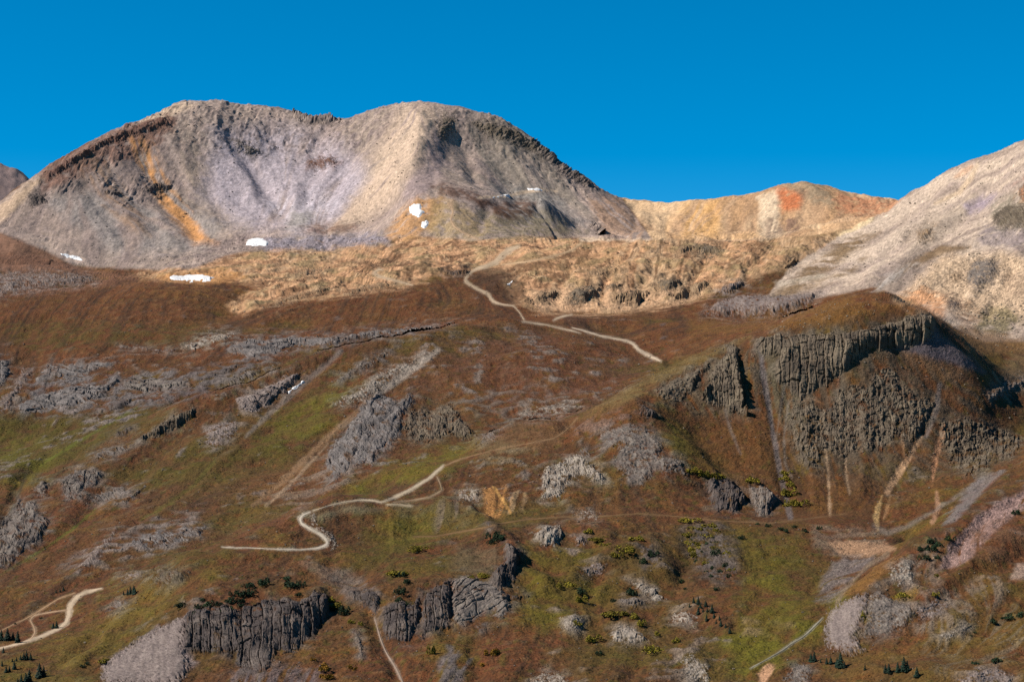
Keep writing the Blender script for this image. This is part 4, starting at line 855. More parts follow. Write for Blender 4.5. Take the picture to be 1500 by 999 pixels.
paint('440,165 520,162 600,150 560,200 520,230 460,215', (134, 116, 112), 14, 0.4, ('c', 0.1, 0.4), rough=1.0, stone=0.7)
paint('650,165 740,172 800,215 880,280 830,270 760,225 680,205', (126, 112, 98), 12, 0.5, ('c', 0.0, 0.4), rough=1.2, stone=0.8)
for s in ('40,280 60,245 160,188 262,145 450,160 520,160 600,145 585,190 520,225 440,225 380,215 300,215 230,215 150,245 90,290', '650,160 740,168 800,212 890,285 840,280 760,235 680,215', '150,265 260,255 270,300 180,300', '1440,280 1510,250 1510,345 1450,345', '1380,375 1480,370 1480,430 1400,430'):
    paint(s, None, 10, 1.0, ('c', -0.1, 0.4), rough=1.15)
    paint(s, (112, 96, 90), 10, 0.4, ('d3', 0.2, 0.3))
# ---- ochre ridge
OR = '905,280 1000,288 1060,290 1130,272 1180,262 1240,280 1330,290 1330,320 1220,340 1150,348 1000,352 958,352'
paint(OR, (212, 172, 132), 2, 1.0, None, rough=0.35, stone=0.3, warp=1)
paint(OR, (222, 170, 112), 2, 0.5, ('L', 0.0, 0.8), warp=1)
paint(OR, (176, 142, 110), 2, 0.6, ('l', 0.4, 0.7), warp=1)
paint(OR, (158, 122, 92), 2, 0.55, ('k', 0.4, 0.6), warp=1)
paint(OR, (232, 198, 156), 2, 0.5, ('K', 0.5, 0.6), warp=1)
paint('1000,295 1055,294 1055,345 1000,348', (222, 168, 100), 10, 0.6, ('l', -0.8, 0.9))
paint('1110,292 1140,280 1142,345 1115,345', (222, 196, 164), 6, 0.8)
paint('1140,278 1180,282 1170,308 1148,312', (196, 112, 70), 7, 0.9, ('c', -0.8, 0.6))
paint('1150,270 1205,272 1230,300 1190,300', (146, 128, 104), 6, 0.75, ('c', -0.5, 0.6))
paint('1220,285 1330,295 1300,318 1230,312', (180, 120, 86), 4, 0.8, ('c', -0.3, 0.6), rough=0.9)
paint('1120,325 1145,318 1148,345 1122,345', (128, 104, 88), 4, 0.7, ('l', -0.4, 0.8), rough=0.8)
paint('1152,322 1175,320 1170,338 1152,345', (120, 92, 80), 4, 0.7, ('l', -0.4, 0.8), rough=0.8)
# ---- right mountain
RM = '1300,312 1345,272 1410,238 1500,205 1670,140 1670,470 1500,500 1440,500 1400,480 1340,440 1280,420 1180,440 1120,440 1160,390 1240,340'
paint(RM, (178, 156, 138), 3, 1.0, None, rough=0.2, stone=0.3, warp=1)
paint(RM, (198, 174, 150), 3, 0.6, ('L', 0.1, 0.8), warp=1)
paint(RM, (146, 126, 112), 3, 0.7, ('l', 0.3, 0.8), warp=1)
paint(RM, (164, 142, 132), 3, 0.5, ('n', 0.2, 0.5), warp=1)
paint(RM, (208, 184, 160), 3, 0.65, ('k', 0.35, 0.6), warp=1)
paint(RM, (132, 114, 102), 3, 0.6, ('K', 0.5, 0.6), warp=1)
paint('1120,440 1190,380 1240,350 1290,340 1210,400 1150,445', (118, 92, 60), 8, 0.85, ('l', -0.8, 0.9))
paint('1160,425 1240,395 1270,375 1250,400 1190,425', (124, 98, 66), 6, 0.7, ('l', -0.6, 0.9))
streak('1285,425,6 1330,390,11 1380,366,12 1420,362,4', (118, 92, 62), 4, 0.85)
streak('1230,345,3 1262,330,8 1278,322,4', (224, 196, 152), 2, 0.85)
streak('1432,240,5 1422,262,7 1405,282,7 1370,298,5', (200, 172, 140), 3, 0.75)
streak('1400,260,4 1412,252,10 1424,244,5', (206, 160, 124), 3, 0.6)
paint('1270,430 1330,385 1345,385 1290,425', (184, 172, 162), 6, 0.7, ('l', -0.8, 0.9))
paint('1350,330 1420,290 1450,290 1400,330 1330,375', (168, 150, 130), 12, 0.6)
paint('1410,300 1460,285 1450,300 1420,315', (142, 126, 146), 8, 0.6)
paint('1440,330 1510,330 1510,365 1430,362', (128, 114, 114), 8, 0.75, ('c', -0.5, 0.5), rough=0.8)
paint('1450,300 1510,270 1510,330 1460,335', (132, 122, 102), 8, 0.7, ('c', -0.4, 0.5), rough=0.9)
paint('1310,440 1380,375 1470,370 1510,380 1510,470 1440,470 1380,450', (190, 160, 128), 10, 0.85, ('n', -0.9, 0.6), stone=1.0, rough=0.7)
paint('1320,435 1350,420 1385,440 1380,465', (200, 140, 94), 8, 0.75, ('c', -0.5, 0.6))
paint('1380,430 1420,440 1450,470 1410,480', (124, 92, 66), 8, 0.7, ('c', -0.3, 0.5))
paint('1440,460 1475,448 1500,470 1470,490 1430,485', (116, 104, 70), 8, 0.75, ('c', -0.5, 0.5), stone=0.9)
paint('1470,400 1510,405 1510,440 1480,435', (144, 118, 96), 8, 0.6, ('c', -0.3, 0.5))
paint('1400,480 1470,490 1510,500 1510,520 1420,515', (122, 90, 58), 6, 0.7)
paint('1136,415 1200,402 1215,405 1180,412 1140,420', (176, 160, 140), 4, 0.7)
for nm, lab, poly, h, st, tone, kw in OUT:
    c_ = {'dark': (104, 92, 86), 'grey': (124, 112, 104), 'blue': (124, 114, 108), 'pale': (150, 136, 122), 'tan': (150, 122, 94), 'red': (128, 94, 78), 'olive': (112, 100, 84), 'mauve': (138, 122, 112), 'orange': (186, 126, 86)}[tone]
    paint(poly, c_, 14, 0.75, ('c', 0.0, 0.45), rough=0.9, stone=0.9, warp=5)
    paint(poly, None, 3, 0.9, None, rough=0.12, stone=0.7, warp=1.5)
print('painted', round(time.time() - T0, 1))

# ------------------------------------------------------------------ small relief of the ground
for q in ROADS + STREAMS:
    line = np.array(pp(q[3])); mg = 14
    sel = (PX > line[:, 0].min() - mg) & (PX < line[:, 0].max() + mg) & (PY > line[:, 1].min() - mg) & (PY < line[:, 1].max() + mg)
    m = sst(-2.0, 0.8, sline(line, PX[sel], PY[sel]) + 1.2 * NCc[sel]) * 0.65
    COL[sel] = COL[sel] * (1 - m[:, None]) + lin(q[2]) * 0.8 * m[:, None]
SAT = 1.0
rid1 = fbm2(X / 26, Y / 26, 4, 21, 0.5, True); rid2 = fbm2(X / 60, Y / 60, 5, 31, 0.52, True)
rid1 -= rid1.mean(); rid2 -= rid2.mean()
rid0 = fbm2(X / 9, Y / 9, 3, 25, 0.55, True); rid0 -= rid0.mean()
hill = 0.9 * NCc + 0.45 * ND + 0.3 * ND2 + 0.07 * LIC2 + 0.06 * LIC1 + ROUGH * (1.1 * rid1 + 0.45 * rid0)
# fine wind-and-frost hummocks on the flat tundra
hill = hill + 0.35 * (1 - ROUGH) * n2(X / 22, Y / 40, 77)
la_ = (PX - 750) * K * R; lb_ = -(PY - 500) * K * R
k1 = blocks(la_ + 0.5 * lb_, lb_, 6.0, 9.0, 61, 0.6); k2 = blocks(la_, lb_ + 0.3 * la_, 2.6, 3.2, 67, 0.7)
hill = hill + ROUGH * ((k1[0] - .45) * 1.5 + (k2[0] - .5) * 0.8)
mtn = 0.8 * NCc + 0.25 * ND + 0.4 * LIC2 + 0.16 * LIC1 + 0.3 * LIC5 + ROUGH * (1.7 * rid2 + 0.6 * rid1)
hill = hill + BENCH * (3.2 * rid2 + 1.5 * rid1)
mk1 = blocks(la_, lb_, 15.0, 24.0, 71, 0.6)[0]; mk2 = blocks(la_, lb_, 6.5, 8.0, 73, 0.7)[0]
mtn = mtn + np.clip(ROUGH - 0.5, 0, 0.6) * ((mk1 - .5) * 9 + (mk2 - .5) * 6)
mtn = mtn + BENCH * 2.0 * rid2
DZ = ((hill * (1 - far)) * flat + mtn * far) * (1 - 0.9 * ROADMASK)
DZ = DZ * sst(1065, 1100, R)
Z = Z + DZ
PYf = 499.5 - Z / (K * R)
# albedo breakup at stone size
STN = np.clip(STONE * (np.maximum(WH, 0) * 0.35 - np.maximum(-WH, 0) * 0.22), -0.6, 1.0)
lum = COL @ np.array([0.3, 0.55, 0.15], np.float32)
COL = lum[..., None] + (COL - lum[..., None]) * SAT
COL *= np.clip(1 + STN + 0.10 * ND + 0.05 * WH, 0.35, 1.9)[..., None]
print('relief', round(time.time() - T0, 1))

# ------------------------------------------------------------------ materials
def new_mat(name):
    m = bpy.data.materials.new(name); m.use_nodes = True
    nt = m.node_tree; nt.nodes.clear()
    return m, nt.nodes, nt.links
def ground_mat(name, b1, b2, vscale, vamp, gain=1.0, rough=0.95, bscale=0.28):
    """pigment attribute, varied by two noises, with two sizes of bump"""
    m, n, l = new_mat(name)
    out = n.new('ShaderNodeOutputMaterial'); bs = n.new('ShaderNodeBsdfPrincipled')
    bs.inputs['Roughness'].default_value = rough; bs.inputs['Specular IOR Level'].default_value = 0.12
    at = n.new('ShaderNodeAttribute'); at.attribute_name = 'pigment'
    geo = n.new('ShaderNodeNewGeometry')
    n1 = n.new('ShaderNodeTexNoise'); n1.inputs['Scale'].default_value = vscale; n1.inputs['Detail'].default_value = 6; n1.inputs['Roughness'].default_value = 0.65
    mr = n.new('ShaderNodeMapRange'); mr.inputs['From Min'].default_value = 0.25; mr.inputs['From Max'].default_value = 0.75
    mr.inputs['To Min'].default_value = gain * (1 - vamp); mr.inputs['To Max'].default_value = gain * (1 + vamp)
    mul = n.new('ShaderNodeVectorMath'); mul.operation = 'SCALE'
    l.new(geo.outputs['Position'], n1.inputs['Vector']); l.new(n1.outputs['Fac'], mr.inputs['Value'])
    l.new(at.outputs['Color'], mul.inputs[0]); l.new(mr.outputs[0], mul.inputs['Scale'])
    l.new(mul.outputs[0], bs.inputs['Base Color'])
    n2_ = n.new('ShaderNodeTexNoise'); n2_.inputs['Scale'].default_value = bscale; n2_.inputs['Detail'].default_value = 5; n2_.inputs['Roughness'].default_value = 0.6
    n3_ = n.new('ShaderNodeTexVoronoi'); n3_.inputs['Scale'].default_value = 0.55
    l.new(geo.outputs['Position'], n2_.inputs['Vector']); l.new(geo.outputs['Position'], n3_.inputs['Vector'])
    bu1 = n.new('ShaderNodeBump'); bu1.inputs['Strength'].default_value = 1.0; bu1.inputs['Distance'].default_value = b1
    bu2 = n.new('ShaderNodeBump'); bu2.inputs['Strength'].default_value = 1.0; bu2.inputs['Distance'].default_value = b2; bu2.invert = True
    l.new(n2_.outputs['Fac'], bu1.inputs['Height']); l.new(n3_.outputs['Distance'], bu2.inputs['Height'])
    l.new(bu1.outputs[0], bu2.inputs['Normal']); l.new(bu2.outputs[0], bs.inputs['Normal'])
    l.new(bs.outputs[0], out.inputs[0])
    return m
M_GROUND = ground_mat('tundra_and_scree', 1.2, 0.4, 0.6, 0.6, 0.49)
M_FAR = ground_mat('mountain_scree', 1.0, 0.15, 0.16, 0.36, 0.53, bscale=0.13)
M_ROCK = ground_mat('rock', 0.35, 0.12, 0.5, 0.42, 0.385)
M_ROAD = ground_mat('gravel', 0.15, 0.05, 1.2, 0.15, 0.50)
def snow_mat():
    m, n, l = new_mat('old_snow')
    out = n.new('ShaderNodeOutputMaterial'); bs = n.new('ShaderNodeBsdfPrincipled')
    bs.inputs['Roughness'].default_value = 0.7
    geo = n.new('ShaderNodeNewGeometry'); n1 = n.new('ShaderNodeTexNoise'); n1.inputs['Scale'].default_value = 0.25; n1.inputs['Detail'].default_value = 5
    cr = n.new('ShaderNodeValToRGB'); cr.color_ramp.elements[0].position = 0.3; cr.color_ramp.elements[0].color = (0.36, 0.34, 0.32, 1); cr.color_ramp.elements[1].position = 0.6; cr.color_ramp.elements[1].color = (0.54, 0.53, 0.52, 1)
    l.new(geo.outputs['Position'], n1.inputs['Vector']); l.new(n1.outputs['Fac'], cr.inputs[0]); l.new(cr.outputs[0], bs.inputs['Base Color'])
    bu = n.new('ShaderNodeBump'); bu.inputs['Distance'].default_value = 0.5; l.new(n1.outputs['Fac'], bu.inputs['Height']); l.new(bu.outputs[0], bs.inputs['Normal'])
    l.new(bs.outputs[0], out.inputs[0])
    return m
M_SNOW = snow_mat()

# ------------------------------------------------------------------ mesh building
def make_mesh(name, V, F, col=None, mat=None, smooth=True, normals=None):
    me = bpy.data.meshes.new(name)
    V = np.ascontiguousarray(V, np.float32); F = np.ascontiguousarray(F, np.int32)
    me.vertices.add(len(V)); me.vertices.foreach_set('co', V.ravel())
    n, k = F.shape
    me.loops.add(n * k); me.loops.foreach_set('vertex_index', F.ravel())
    me.polygons.add(n); me.polygons.foreach_set('loop_start', np.arange(0, n * k, k, dtype=np.int32))
    me.polygons.foreach_set('use_smooth', np.full(n, smooth))
    me.update(calc_edges=True)
    if col is not None:
        a = me.color_attributes.new('pigment', 'FLOAT_COLOR', 'POINT')
        c4 = np.ones((len(V), 4), np.float32); c4[:, :3] = col
        a.data.foreach_set('color', c4.ravel())
    if normals is not None:
        me.normals_split_custom_set_from_vertices(normals.astype(np.float32))
    if mat: me.materials.append(mat)
    return me
def link(name, me, parent=None, **props):
    o = bpy.data.objects.new(name, me); COLL.objects.link(o)
    if parent: o.parent = parent
    for k, v in props.items(): o[k] = v
    return o
def compact(V, F, *arrs):
    used = np.zeros(len(V), bool); used[F.ravel()] = True
    mp = np.cumsum(used) - 1
    return (V[used], mp[F]) + tuple(a[used] for a in arrs)

# ------------------------------------------------------------------ terrain pieces
P3 = np.stack([X, Y, Z], -1)
dr_ = np.gradient(P3, axis=0); dc_ = np.gradient(P3, axis=1)
NRM = np.cross(dc_, dr_); NRM /= np.linalg.norm(NRM, axis=-1, keepdims=True) + 1e-9
if NRM[..., 2].mean() < 0: NRM = -NRM
REG = np.zeros((NR, NC), np.int8)
def region(s, k, r0, r1):
    poly = pp(s); REG[(sdf(poly, PX, PY) > 0) & (R > r0) & (R < r1)] = k
PLAT2 = '-300,425 60,428 200,412 330,412 345,455 480,435 620,415 720,400 760,445 860,460 960,452 1040,432 1150,440 1300,420 1360,455 1200,520 1065,540 980,560 900,560 740,530 600,540 480,540 300,590 -300,570'
region(PLAT2, 1, 2200, 2900)
region('-300,380 130,392 330,374 480,350 700,345 880,340 1090,338 1160,340 1290,310 1240,355 1160,390 1120,405 1040,432 960,452 860,460 790,457 752,445 720,400 600,418 345,458 330,412 60,430 -300,430', 2, 2500, 3200)
REG[(R > 3045 + 90 * sst(0, 300, PX)) & (PX < 905)] = 3
REG[(R > 3170) & (PX >= 905)] = 4
region('1285,320 1345,262 1410,228 1500,195 1800,100 1800,480 1500,502 1440,500 1400,480 1340,440 1280,425 1120,440 1160,390 1240,340', 5, 2150, 3400)
REG[(PX > 1500) & (R > 2150) & (R < 3400)] = 5
NAMES = {0: ('hillside', 'brown and olive tundra slopes filling the lower half'), 1: ('plateau', 'flat rust brown tundra plateau below the peaks'),
         2: ('pass_ground', 'tan hummocky ground at the foot of the peaks'), 3: ('mountain', 'big grey double-topped mountain with a scree bowl on the left'),
         4: ('ridge', 'low ochre and orange ridge on the skyline right of centre'), 5: ('mountain', 'pale scree mountain rising at the right edge')}
idx = np.arange(NR * NC).reshape(NR, NC)
FALL = np.stack([idx[:-1, :-1], idx[:-1, 1:], idx[1:, 1:], idx[1:, :-1]], -1).reshape(-1, 4)
FREG = REG[:-1, :-1].ravel()
Vf = P3.reshape(-1, 3); Cf = COL.reshape(-1, 3); Nf = NRM.reshape(-1, 3)
for k, (nm, lab) in NAMES.items():
    V_, F_, C_, N_ = compact(Vf, FALL[FREG == k], Cf, Nf)
    link(nm, make_mesh(nm, V_, F_, C_, M_FAR if k >= 2 else M_GROUND, True, N_), kind='structure', label=lab)
print('terrain', round(time.time() - T0, 1))

# ------------------------------------------------------------------ what the eye reaches at a photo point
CM = np.minimum.accumulate(PYf, axis=0)
def column(px):
    f = np.clip((px + 150) / 1.5, 0, NC - 1.001); j = int(f); f = f - j
    return CM[:, j] * (1 - f) + CM[:, j + 1] * f, R[:, j] * (1 - f) + R[:, j + 1] * f
def hit(px, py):
    """world points on the ground seen at photo points (1-D px per column, 1-D py) -> grid"""
    out = np.zeros((len(py), len(px)))
    for i, x in enumerate(px):
        c, r = column(x)
        out[:, i] = np.interp(-py, -c, r)
    return out
def ground_at(px, py):
    c, r = column(px); rr_ = np.interp(-py, -c, r)
    return np.array([(px - 750) * K * rr_, rr_, -(py - 499.5) * K * rr_])
def plane_normal(P):
    c = P - P.mean(0); u, s, vt = np.linalg.svd(c, full_matrices=False)
    n = vt[2]
    if n[1] > 0: n = -n
    if n[2] < 0 and abs(n[1]) < 0.3: n = -n
    return n
TONES = {'dark': ((102, 90, 84), (134, 119, 108), (72, 63, 61)), 'grey': ((134, 121, 111), (160, 146, 132), (94, 85, 81)), 'blue': ((134, 124, 118), (164, 152, 144), (92, 86, 84)),
         'pale': ((176, 160, 144), (204, 188, 168), (126, 113, 101)), 'tan': ((162, 132, 100), (190, 158, 124), (112, 92, 76)), 'red': ((130, 94, 80), (156, 116, 94), (90, 68, 64)),
         'olive': ((124, 108, 90), (150, 133, 110), (84, 73, 63)), 'mauve': ((152, 134, 125), (176, 158, 146), (116, 102, 97)), 'orange': ((190, 122, 80), (210, 154, 106), (124, 86, 64))}
def ground_rows(xs, ys):
    """row index on the terrain grid seen at photo points"""
    out = np.zeros((len(ys), len(xs)))
    rows = np.arange(NR, dtype=float)
    for i, x in enumerate(xs):
        c, r = column(x)
        out[:, i] = np.interp(-ys, -c, rows)
    return out
def body(name, label, poly, h, style='slab', tone='grey', step=1.0, dip=0.0, veg=0.35, cell=5.0, mat=None, group=None, kind=None, edge=9.0, lead=None, seed=0, cat=None, amp=1.0, wob=1.0, fade=None):
    """a rock mass that stands out of the ground over the given outline"""
    q = np.array(pp(poly)); mg = 8
    xs = np.arange(q[:, 0].min() - mg, q[:, 0].max() + mg, step); ys = np.arange(q[:, 1].min() - mg, q[:, 1].max() + mg, step)
    Rg = hit(xs, ys)
    nb = max(1, int(round(2.0 / step)))
    Rg = np.exp(blur(blur(np.log(Rg), nb, 0), nb, 1))
    gx_, gy_ = np.meshgrid(xs, ys)
    P = wpt(gx_, gy_, Rg)
    d0 = sdf(q, gx_, gy_)
    ins = d0 > 0
    if ins.sum() < 6: return None
    rm = np.median(Rg[ins]); pm = K * rm                      # metres in one photo pixel
    N = plane_normal(P[ins])
    if N[2] < 0.25: N[2] = 0.25
    N = N / np.linalg.norm(N)
    t = np.cross((0, 0, 1), N); t /= np.linalg.norm(t); u = np.cross(N, t)
    face = np.array([N[0] * 0.8, min(N[1], -0.35), 0.32]); face /= np.linalg.norm(face)
    if style in ('snow', 'scree'): face = N
    if dip:
        c, s = math.cos(rad(dip)), math.sin(rad(dip)); t, u = c * t + s * u, -s * t + c * u
    # steep faces are foreshortened in plan: measure the height of the face by what is seen of it
    hs_ = pm * (q[:, 1].max() - gy_)
    a = pm * (gx_ - q[:, 0].min()); b = hs_ + 0.35 * (P @ u)
    if dip:
        a, b = c * a + s * b, -s * a + c * b
    w = P @ N * 0.3
    sc = cell * pm                                            # main block size in metres
    w1 = (n2(a / (sc * 3), b / (sc * 3), 40 + seed) * 2.6 + n2(a / (sc * 1.2), b / (sc * 1.2), 41 + seed) * 2.0 + n2(a / (sc * .5), b / (sc * .5), 43 + seed) * 1.2) * wob
    d = d0 + w1 * (0.5 if style == 'snow' else 1.0 if style == 'scree' else 1.35)
    dm_ = max(d0.max(), 3.0)
    eg = min(edge, dm_ * 0.9)
    prof = sst(-1.5, eg, d) if style != 'snow' else sst(0, 2.5, d)
    q3 = np.stack([a, b, w], -1)
    Dm = np.zeros_like(a); tone_v = np.zeros_like(a); big = np.zeros_like(a)
    if style == 'col':
        v1, e1, fa1, fb1 = blocks(a, b, sc * 1.6, sc * 4.2, seed)
        v2, e2, fa2, fb2 = blocks(a, b, sc * 0.7, sc * 1.3, seed + 40, 0.5)
        v3, e3, fa3, fb3 = blocks(a, b, sc * 0.36, sc * 0.5, seed + 80, 0.6)
        big = fbm2(a / (sc * 6), b / (sc * 14), 3, 51 + seed, 0.5, True) + 0.5 * n2(a / (sc * 7), b / (sc * 2.5), 53 + seed)
        msk = sst(-0.3, 0.4, n2(a / (sc * 4), b / (sc * 4), 55 + seed))
        Dm = (v1 - 0.5) * 2.4 + (0.5 - fa1) * 0.5 - 0.7 * sst(0.12, 0, e1) + (0.35 + 0.65 * msk) * ((v2 - .5) * 1.3 + (.5 - fa2) * .3 - 0.35 * sst(.15, 0, e2)) + (v3 - .5) * 0.5
        tone_v = (v1 - 0.5) * 0.5 + 0.9 * fbm2(a / (sc * 4), b / (sc * 4), 2, 57 + seed) + (v2 - .5) * 0.5 + (v3 - .5) * .4
    elif style == 'slab':
        v1, e1, fa1, fb1 = blocks(b, a, sc * 1.6, sc * 4, seed, 0.95)
        v2, e2, fa2, fb2 = blocks(a, b, sc * 1.3, sc * 0.8, seed + 40, 0.5)
        v3, e3, fa3, fb3 = blocks(a, b, sc * 0.5, sc * 0.4, seed + 80, 0.6)
        big = 0.8 * n2(a / (sc * 5), b / (sc * 3), 61 + seed) + 0.4 * n2(a / (sc * 2), b / (sc * 1.5), 63)
        msk = sst(-0.3, 0.4, n2(a / (sc * 4), b / (sc * 3), 65 + seed))
        Dm = (v1 - 0.5) * 1.5 - 0.55 * sst(0.12, 0.0, e1) + msk * ((v2 - 0.5) * 0.9 - 0.35 * sst(0.15, 0.0, e2)) + (v3 - .5) * 0.35 + 0.2 * fbm3(q3 / (sc * 0.7), 2, seed)
        tone_v = (v1 - 0.5) * 0.5 + 0.8 * fbm2(a / (sc * 3), b / (sc * 1.5), 2, 67 + seed) + (v2 - .5) * 0.4 + (v3 - .5) * .3
    elif style == 'rub':
        f1, f2, rv = worley3(np.stack([a / sc, b / sc, w / (sc * 2)], -1), seed)
        g1, g2, gv = worley3(np.stack([a / (sc * .45), b / (sc * .45), w / sc], -1), seed + 3)
        big = fbm2(a / (sc * 4), b / (sc * 4), 3, 71 + seed)
        Dm = (0.75 - f1) * 1.3 * (rv > 0.35) + (0.7 - g1) * 0.6 * (gv > .3)
        tone_v = (rv - 0.5) * 0.8 + (gv - 0.5) * 0.7 + 0.5 * n2(a / (sc * 3), b / (sc * 3), 73)
    elif style == 'mott':
        v1, e1, fa1, fb1 = blocks(a, b, sc * 1.4, sc * 2.6, seed, 0.6)
        v2, e2, fa2, fb2 = blocks(a, b, sc * 0.6, sc * 0.9, seed + 40, 0.7)
        v3, e3, fa3, fb3 = blocks(a, b, sc * 0.33, sc * 0.4, seed + 80, 0.7)
        big = fbm2(a / (sc * 4), b / (sc * 8), 4, 81 + seed, 0.55, True)
        msk = sst(-0.3, 0.4, n2(a / (sc * 3), b / (sc * 3), 83 + seed))
        Dm = (v1 - 0.5) * 1.5 + (.5 - fa1) * .35 - 0.5 * sst(.12, 0, e1) + (.3 + .7 * msk) * ((v2 - .5) * 1.0 - .3 * sst(.15, 0, e2)) + (v3 - .5) * 0.45 + 0.5 * fbm2(a / (sc * 2.0), b / (sc * 2.8), 3, 85 + seed, 0.5, True)
        tone_v = (v1 - 0.5) * 0.4 + 0.9 * fbm2(a / (sc * 2.5), b / (sc * 3.5), 2, 87 + seed) + (v2 - .5) * .4 + (v3 - .5) * .4
    elif style == 'scree':
        f1, f2, rv = worley3(np.stack([a / sc, b / sc, w / sc], -1), seed)
        Dm = 0.4 * (0.8 - f1)
        tone_v = (rv - 0.5) * 0.7 + 0.6 * n2(a / (sc * 2.5), b / (sc * 12), 93)
    elif style == 'snow':
        Dm = 0.3 * n2(a / (sc * 2), b / (sc * 2), 95)
    # the face is steepest low down and runs out level with the ground at its brow
    top = np.where(ins, gy_, 1e9).min(0); bot = np.where(ins, gy_, -1e9).max(0)
    okc = bot > top
    top = np.interp(xs, xs[okc], top[okc]); bot = np.interp(xs, xs[okc], bot[okc])
    nb = max(2, int(4 / step)); top = blur(top[:, None], nb, 0)[:, 0]; bot = blur(bot[:, None], nb, 0)[:, 0]
    srel = np.clip((bot[None] - gy_) / np.maximum(bot - top, 2)[None], 0, 1)
    bulge = sst(0.0, 0.45, srel) * (1 - 0.75 * sst(0.6, 1.05, srel))
    if style in ('snow', 'scree'): bulge = 1.0
    h = h * (1 + 0.3 * float(rm > 2600 and style not in ('snow', 'scree')))
    if style in ('mott', 'rub') and rm < 2600: h = h * 0.6
    H = 0.5 * h if style not in ('snow', 'scree') else h
    disp = H * prof * bulge * (1 + 0.55 * big) + 0.25 * H * prof - ((0.12 * h + 0.15) * (1 - sst(-4.5, -0.5, d)) if style != 'snow' else 2.0 * (1 - sst(-2.0, 0.3, d)))
    if lead is not None:                                       # the face swings out toward its right end and breaks off there
        ax = (gx_ - q[:, 0].min()) / np.ptp(q[:, 0])
        disp = disp + 0.7 * h * lead * ax ** 2 * sst(-1.5, 4, d) * bulge
    fine = Dm * sc * (0.5 if rm < 2600 else 0.4) * amp * sst(-2, 5, d)
    if style == 'snow': fine = Dm * h
    Vd = P + N * disp[..., None] + face * fine[..., None]
    # colour
    c0, c1, c2 = (lin(c) for c in TONES[tone])
    tv = np.clip(tone_v, -1, 1)[..., None]
    col = np.where(tv > 0, c0 + (c1 - c0) * tv, c0 + (c2 - c0) * -tv)
    dx_ = np.gradient(Vd, axis=1); dy_ = np.gradient(Vd, axis=0)
    nn = np.cross(dy_, dx_); nn /= np.linalg.norm(nn, axis=-1, keepdims=True) + 1e-9
    if nn[..., 1].mean() > 0: nn = -nn
    if style != 'snow':
        rows = np.clip(ground_rows(xs, ys) + 0.5, 0, NR - 1).astype(int); cols_ = np.clip((gx_ + 150) / 1.5 + 0.5, 0, NC - 1).astype(int)
        gcol = COL[rows, cols_]
        fz = fade if fade is not None else {'col': 4, 'slab': 5, 'mott': 8}.get(style, 9)
        vm = 1 - sst(-1.0, 4.0, d - fz * 0.35 + fz * (0.5 * n2(a / (sc * 1.1), b / (sc * 1.1), 109 + seed) + 0.5 * n2(a / (sc * .45), b / (sc * .45), 119 + seed) + 0.3 * np.random.RandomState(seed + 7).normal(size=a.shape)))
        if veg > 0:
            vm = np.maximum(vm, sst(0.62, 0.9, nn[..., 2]) * sst(0.3 - veg, 0.7 - veg, fbm2(a / (sc * 2), b / (sc * 2), 3, 99 + seed) * 0.7 + 0.1))
            vm = np.maximum(vm, min(1, veg * 2) * sst(0.45 - veg, 0.75 - veg, n2(a / (sc * 1.7), b / (sc * 2.5), 103 + seed) + 0.4 * n2(a / (sc * .6), b / (sc * .8), 105 + seed)))
        col = col * (1 - vm[..., None]) + gcol * vm[..., None]
    col = col * np.clip(1 + 0.12 * np.random.RandomState(seed + 11).normal(size=a.shape), 0.6, 1.5)[..., None]
    # faces
    ok = d > -4.0
    id_ = np.arange(a.size).reshape(a.shape)
    fa = np.stack([id_[:-1, :-1], id_[1:, :-1], id_[1:, 1:], id_[:-1, 1:]], -1)
    fm = ok[:-1, :-1] & ok[1:, :-1] & ok[1:, 1:] & ok[:-1, 1:]
    jr = np.maximum.reduce([Rg[:-1, :-1], Rg[1:, :-1], Rg[1:, 1:], Rg[:-1, 1:]]) - np.minimum.reduce([Rg[:-1, :-1], Rg[1:, :-1], Rg[1:, 1:], Rg[:-1, 1:]])
    fm &= jr < max(40 * pm, 20)
    fm = largest(fm)
    F_ = fa[fm]
    if len(F_) < 4: return None
    V_, F_, C_ = compact(Vd.reshape(-1, 3), F_, col.reshape(-1, 3))
    me = make_mesh(name, V_, F_, C_, mat or M_ROCK, style in ('snow', 'scree'))
    o = link(name, me, label=label)
    if kind: o['kind'] = kind
    else: o['category'] = cat or name.split('_')[-1]
    if group: o['group'] = group
    return o
def largest(m):
    """keep the largest connected piece of a face mask"""
    lab = np.where(m, np.arange(1, m.size + 1).reshape(m.shape), 0)
    while True:
        p = np.pad(lab, 1)
        n = np.maximum.reduce([p[1:-1, 1:-1], p[:-2, 1:-1], p[2:, 1:-1], p[1:-1, :-2], p[1:-1, 2:]])
        n = np.where(m, n, 0)
        if (n == lab).all(): break
        lab = n
    v, c = np.unique(lab[lab > 0], return_counts=True)
    return lab == v[c.argmax()] if len(v) else m
